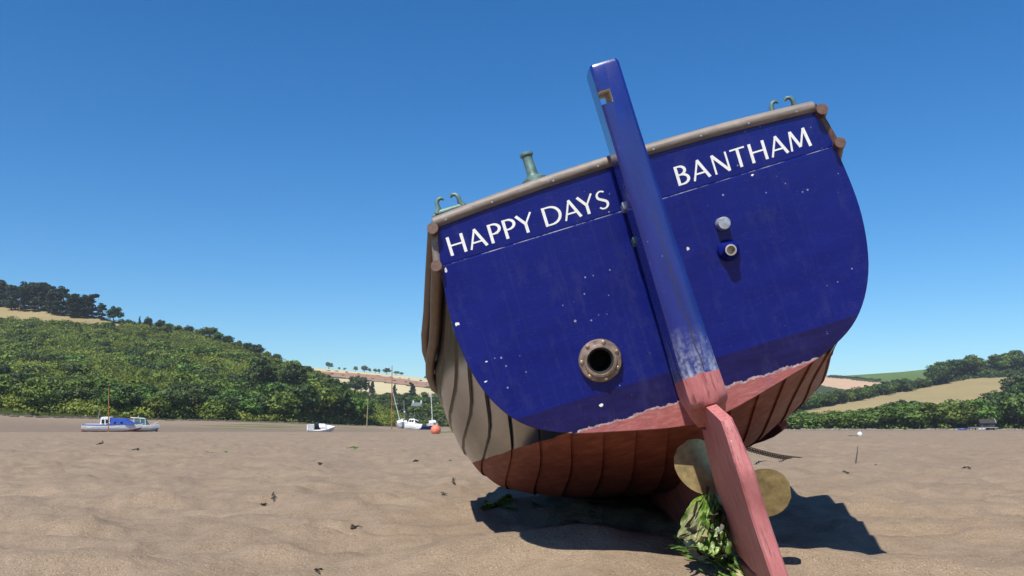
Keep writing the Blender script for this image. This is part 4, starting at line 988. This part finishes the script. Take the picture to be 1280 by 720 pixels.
def yacht(px, py, Y, yaw, heel, label, Ln, mast, mm, radar=False, spread=True):
    b = place(px, py, Y, yaw, heel, sink=.25, name='yacht'); tag(b, label, 'yacht'); small_hull(b, Ln, Ln * .33, 1.35, C_white, C_grey, None, .18)
    cabin(b, -Ln * .22, Ln * .2, .75, 1.3, 1.95, C_white, 'coachroof', .6, .8)
    for sd in (-1, 1): pane(b, (0, sd * .70, 1.62), (1.6, .05, .22), C_dark, 'window', sd * math.radians(13))
    pane(b, (-Ln * .22 + .02, 0, 1.6), (.05, .7, .4), C_dark, 'companionway')
    mb = MB(); mb.tube([(.25, 0, 1.7), (.2, 0, 1.7 + mast)], [.075, .05], 8); m = mb.build('mast', mm, b)
    if spread: m2 = MB(); m2.tube([(.22, -.55, 1.7 + mast * .55), (.22, .55, 1.7 + mast * .55)], .025, 5); m2.build('spreader', mm, m)
    mb = MB(); mb.tube([(.15, 0, 2.3), (-Ln * .38, 0, 2.2)], [.10, .09], 8); mb.build('boom', C_white, b)
    if radar: m2 = MB(); m2.lathe([(.0, -.15), (.22, -.12), (.24, .1), (.0, .2)], Matrix.Translation((.45, 0, 1.7 + mast * .45)), 10); m2.build('radar_dome', C_white, m)
    return b
yacht(502.5, 536, 180, -78, 15, 'small white yacht with its pale mast leaning to the left', 5.2, 6.6, C_alu)
yacht(505, 534, 215, -60, 2, 'distant grey yacht whose thin upright mast carries a radar, behind the leaning yacht', 5.0, 5.0, C_grey, True)
yacht(541, 535, 165, -82, 3.5, 'white yacht with tall upright pale mast behind the orange buoy', 6.6, 8.4, C_alu)
b = place(516.5, 537, 150, -38, -16, sink=.15); tag(b, 'white motor cruiser tilted over, wheelhouse with square windows, beside the navy hull', 'boat')
small_hull(b, 3.3, 1.6, .85, C_white, None, None, .3)
cabin(b, -1.0, .6, .62, .84, 1.85, C_white, 'wheelhouse', .35, .9)
for x in (-.55, .0): pane(b, (x, -.595, 1.45), (.38, .06, .36), C_dark, 'window', math.radians(-4))
pane(b, (.42, 0, 1.42), (.06, .85, .36), C_dark, 'windscreen')
mb = MB(); mb.tube([(-.5, 0, 1.85), (-.55, 0, 3.1)], .02, 6); mb.build('aerial', C_grey, b)
b = place(531.5, 536.5, 158, 8, 6, sink=.25); tag(b, 'low navy blue hull between the motor cruiser and the tall masted yacht', 'boat'); small_hull(b, 2.4, 1.1, .8, C_navy, None, None, .15)
mb = MB(); mb.box((0, 0, .83), (1.5, .6, .05)); mb.build('thwart', C_navy, b, smooth=0)

# buoys
def buoy(px, py, Y, r, mat_, label, ring=True):
    p = at(px, py, Y); p.z = ground_z(p.x, p.y) - r * .12; o = empty('buoy', p); tag(o, label, 'buoy'); mb = MB()
    mb.lathe([(0, 0), (r * .5, r * .10), (r * .88, r * .5), (r, r), (r * .9, r * 1.45), (r * .55, r * 1.85), (r * .16, r * 2.0), (r * .14, r * 2.12), (0, r * 2.14)], Matrix.Rotation(.25, 4, 'Y'), 20); mb.build('float', mat_, o, smooth=60)
    if ring: mb = MB(); c = Vector((r * .5, 0, r * 2.12)); mb.tube([c + Vector((math.cos(a) * r * .16, 0, math.sin(a) * r * .16)) for a in np.linspace(0, 6.28, 11)], r * .05, 6); mb.build('ring', M_galv, o)
    return p
t = NT('orange_float'); n = t.noise(t.obj(), 5, 5, .7); M_or = t.set(col=t.ramp(n, [(.35, (.62, .13, .07)), (.6, (.70, .20, .12)), (.8, (.45, .30, .22))]), rough=.5)
buoy(543, 541.5, 63, .36, M_or, 'round orange mooring buoy lying on the sand below the tall masted yacht')
p = buoy(1074, 543.5, 50, .14, C_white, 'small white buoy on the sand at the right')
q = at(1060, 544, 50); q.z = ground_z(q.x, q.y) + .01; mb = MB(); mb.tube([(p.x - .05, p.y, p.z + .05), ((p.x + q.x) / 2, p.y + .1, q.z + .01), q], .018, 6); tag(mb.build('rope', simple('dark_rope', (.05, .045, .04)), None, smooth=60), 'dark rope end lying beside the small white buoy', 'rope')

# house in the valley wood, boathouse and landing on the right
p = HM.pt(521.5, .36); h = empty('house', p, (0, 0, math.radians(-12)), .78); tag(h, 'small white house with slate roof and two chimneys among the valley trees', 'house')
M_wall = simp('rendered_wall', [(.60, .60, .58), (.68, .68, .66), (.55, .55, .53)], .8, .5, 4); M_slate = simp('slate_roof', [(.13, .14, .16), (.18, .19, .21), (.1, .11, .12)], .6, .5, 4)
for px, f, hh in ((513, .27, 3.6), (517.5, .25, 3.9), (522, .28, 3.0), (528, .26, 4.2), (533, .27, 5.2)):
    pp = HM.pt(px, f); pp.z -= .4; plant('broad', pp, hh + 1.2, 'garden_tree', 'rounded tree in front of the white house in the valley', 'tree', 'trees in front of the white house', 1.3)
mb = MB(); mb.box((0, 0, 1.2), (5.2, 3.8, 6.0)); mb.loft([[(-2.6, -1.9, 4.2), (-2.6, 1.9, 4.2), (-2.6, 0, 5.7)], [(2.6, -1.9, 4.2), (2.6, 1.9, 4.2), (2.6, 0, 5.7)]]); mb.build('wall', M_wall, h, smooth=0)
mb = MB()
for sd in (-1, 1): mb.loft([[(-2.8, sd * 2.15, 4.05), (-2.8, 0, 5.83), (-2.8, 0, 5.98), (-2.8, sd * 2.2, 4.2)], [(2.8, sd * 2.15, 4.05), (2.8, 0, 5.83), (2.8, 0, 5.98), (2.8, sd * 2.2, 4.2)]])
rf = mb.build('roof', M_slate, h, smooth=0)
for x in (-2.1, 2.1): mb = MB(); mb.box((x, 0, 6.2), (.7, .7, 1.5)); mb.box((x, 0, 7.0), (.8, .8, .12)); mb.build('chimney', M_wall, rf, smooth=0)
for x in (-1.5, 0, 1.5):
    for z in (1.1, 3.2): pane(h, (x, -1.91, z), (.75, .06, 1.0), C_dark, 'window')
p = at(1234, 535.5, 231); p.z = ground_z(p.x, p.y) - .1; h = empty('boathouse', p, (0, 0, math.radians(-18))); tag(h, 'dark timber boathouse with pale roof edge at the foot of the right shore wood', 'hut')
M_timb = simple('dark_timber', (.03, .026, .024), .9); M_tin = simp('pale_tin', [(.30, .30, .31), (.4, .4, .4), (.25, .25, .26)], .5, .5, 4)
mb = MB(); mb.box((0, 0, .9), (3.3, 2.6, 2.0)); mb.loft([[(-1.65, -1.3, 1.9), (-1.65, 1.3, 1.9), (-1.65, .2, 2.75)], [(1.65, -1.3, 1.9), (1.65, 1.3, 1.9), (1.65, .2, 2.75)]]); mb.build('wall', M_timb, h, smooth=0)
mb = MB(); mb.loft([[(-1.8, -1.5, 1.75), (-1.8, .2, 2.82), (-1.8, .2, 2.92), (-1.8, -1.52, 1.88)], [(1.8, -1.5, 1.75), (1.8, .2, 2.82), (1.8, .2, 2.92), (1.8, -1.52, 1.88)]]); mb.loft([[(-1.8, 1.5, 1.75), (-1.8, .2, 2.82), (-1.8, .2, 2.92), (-1.8, 1.52, 1.88)], [(1.8, 1.5, 1.75), (1.8, .2, 2.82), (1.8, .2, 2.92), (1.8, 1.52, 1.88)]]); mb.build('roof', M_timb, h, smooth=0)
mb = MB(); mb.loft([[(1.82, -1.5, 1.8), (1.82, .2, 2.86), (1.82, .2, 3.06), (1.82, -1.52, 2.0)], [(1.95, -1.5, 1.8), (1.95, .2, 2.86), (1.95, .2, 3.06), (1.95, -1.52, 2.0)]]); mb.build('barge_board', M_tin, h, smooth=0)
pane(h, (-.3, -1.31, .9), (1.3, .06, 1.6), C_dark, 'door')
p = at(1229, 537, 222); p.z = ground_z(p.x, p.y); h = empty('landing_stage', p); tag(h, 'low pale landing stage on short legs in front of the dark boathouse', 'jetty')
mb = MB(); mb.box((0, 0, .62), (6.6, 1.8, .14)); mb.build('deck', M_tin, h, smooth=0)
for x in (-3, -1.5, 0, 1.5, 3):
    for y in (-.8, .8): mb = MB(); mb.box((x, y, .2), (.14, .14, .7)); mb.build('leg', M_timb, h, smooth=0)
b = place(1203, 538.5, 205, 5, 20, sink=.1); tag(b, 'small blue dinghy on the sand left of the landing stage', 'dinghy'); small_hull(b, 1.9, .9, .42, C_blue, None, None, .2)
mb = MB(); mb.box((0, 0, .43), (.3, .8, .04)); mb.build('thwart', C_spar, b, smooth=0)
b = place(1227.5, 539, 205, -10, 10, sink=.1); tag(b, 'tiny white dinghy on the sand in front of the landing stage', 'dinghy'); small_hull(b, 1.5, .8, .42, C_white, None, None, .2)
mb = MB(); mb.box((0, 0, .43), (.3, .7, .04)); mb.build('thwart', C_spar, b, smooth=0)
# ------------------------------------------------------------------ light, sky, camera
LD = Vector((.62, 1.36, -2.02)).normalized()
sun = D.lights.new('sun', 'SUN'); sun.energy = 5.0; sun.angle = math.radians(.53); sun.color = (1, .95, .87)
so = D.objects.new('sun', sun); COL.objects.link(so); so.rotation_euler = LD.to_track_quat('-Z', 'Y').to_euler(); so.location = (-20, -30, 60)
W = D.worlds.new('World'); SC.world = W; W.use_nodes = True; nt = W.node_tree
sky = nt.nodes.new('ShaderNodeTexSky'); sky.sky_type = 'NISHITA'; sky.sun_disc = False
sky.sun_elevation = math.asin(-LD.z); sky.sun_rotation = math.atan2(-LD.x, -LD.y)
sky.altitude = 0; sky.air_density = 1.0; sky.dust_density = .1; sky.ozone_density = 4.0
bg = nt.nodes['Background']; bg.inputs[1].default_value = .098
hs = nt.nodes.new('ShaderNodeHueSaturation'); hs.inputs['Saturation'].default_value = 1.30; nt.links.new(sky.outputs[0], hs.inputs['Color']); mx = nt.nodes.new('ShaderNodeMix'); mx.data_type = 'RGBA'; mx.blend_type = 'MULTIPLY'; mx.inputs[0].default_value = 1; mx.inputs[7].default_value = (.84, .98, 1.05, 1); nt.links.new(hs.outputs[0], mx.inputs[6]); g_ = nt.nodes.new('ShaderNodeNewGeometry'); sx = nt.nodes.new('ShaderNodeSeparateXYZ'); nt.links.new(g_.outputs['Incoming'], sx.inputs[0])
ab = nt.nodes.new('ShaderNodeMath'); ab.operation = 'ABSOLUTE'; nt.links.new(sx.outputs[2], ab.inputs[0])
rp = nt.nodes.new('ShaderNodeValToRGB'); rp.color_ramp.elements[0].color = (.88, .94, .97, 1); rp.color_ramp.elements[1].color = (.86, .95, 1, 1); rp.color_ramp.elements[1].position = .42; nt.links.new(ab.outputs[0], rp.inputs[0])
m2 = nt.nodes.new('ShaderNodeMix'); m2.data_type = 'RGBA'; m2.blend_type = 'MULTIPLY'; m2.inputs[0].default_value = 1; nt.links.new(mx.outputs[2], m2.inputs[6]); nt.links.new(rp.outputs[0], m2.inputs[7]); nt.links.new(m2.outputs[2], bg.inputs[0])
cd = D.cameras.new('camera'); cam = D.objects.new('camera', cd); COL.objects.link(cam)
cd.sensor_width = 36; cd.lens = 36 * FPX / 1280; cd.clip_start = .05; cd.clip_end = 12000
cam.location = CAM; cam.rotation_euler = (math.pi / 2 + PITCH, 0, 0)
SC.camera = cam
vs_ = SC.view_settings; vs_.view_transform = 'Standard'; vs_.look = 'None'; vs_.exposure = .40; vs_.gamma = 1; vs_.use_curve_mapping = False
SC.cycles.max_bounces = 6; SC.cycles.transparent_max_bounces = 8
SC.cycles.use_denoising = True

# the air over the estuary
me = D.meshes.new('haze'); b_ = bmesh.new(); bmesh.ops.create_cube(b_, size=1); b_.to_mesh(me); b_.free()
hz = D.objects.new('haze', me); COL.objects.link(hz); tag(hz, kind='stuff')
bpy.context.view_layer.update()
allz = [(o.matrix_world @ Vector(c)).z for o in D.objects if o.type == 'MESH' and o is not hz for c in o.bound_box]
hz.scale = (13000, 13000, 0); hz.location = (0, 0, 0)
HZ0, HZ1 = min(allz) - 1.0, max(allz) + 1.5
hz.scale.z = HZ1 - HZ0; hz.location.z = (HZ0 + HZ1) / 2
hm = D.materials.new('air'); hm.use_nodes = True; hm.node_tree.nodes.clear()
ho = hm.node_tree.nodes.new('ShaderNodeOutputMaterial'); hv = hm.node_tree.nodes.new('ShaderNodeVolumePrincipled')
hv.inputs['Color'].default_value = (.86, .92, 1, 1); hv.inputs['Density'].default_value = .00017; hv.inputs['Anisotropy'].default_value = .2
hm.node_tree.links.new(hv.outputs[0], ho.inputs['Volume']); me.materials.append(hm)
SC.cycles.volume_bounces = 0
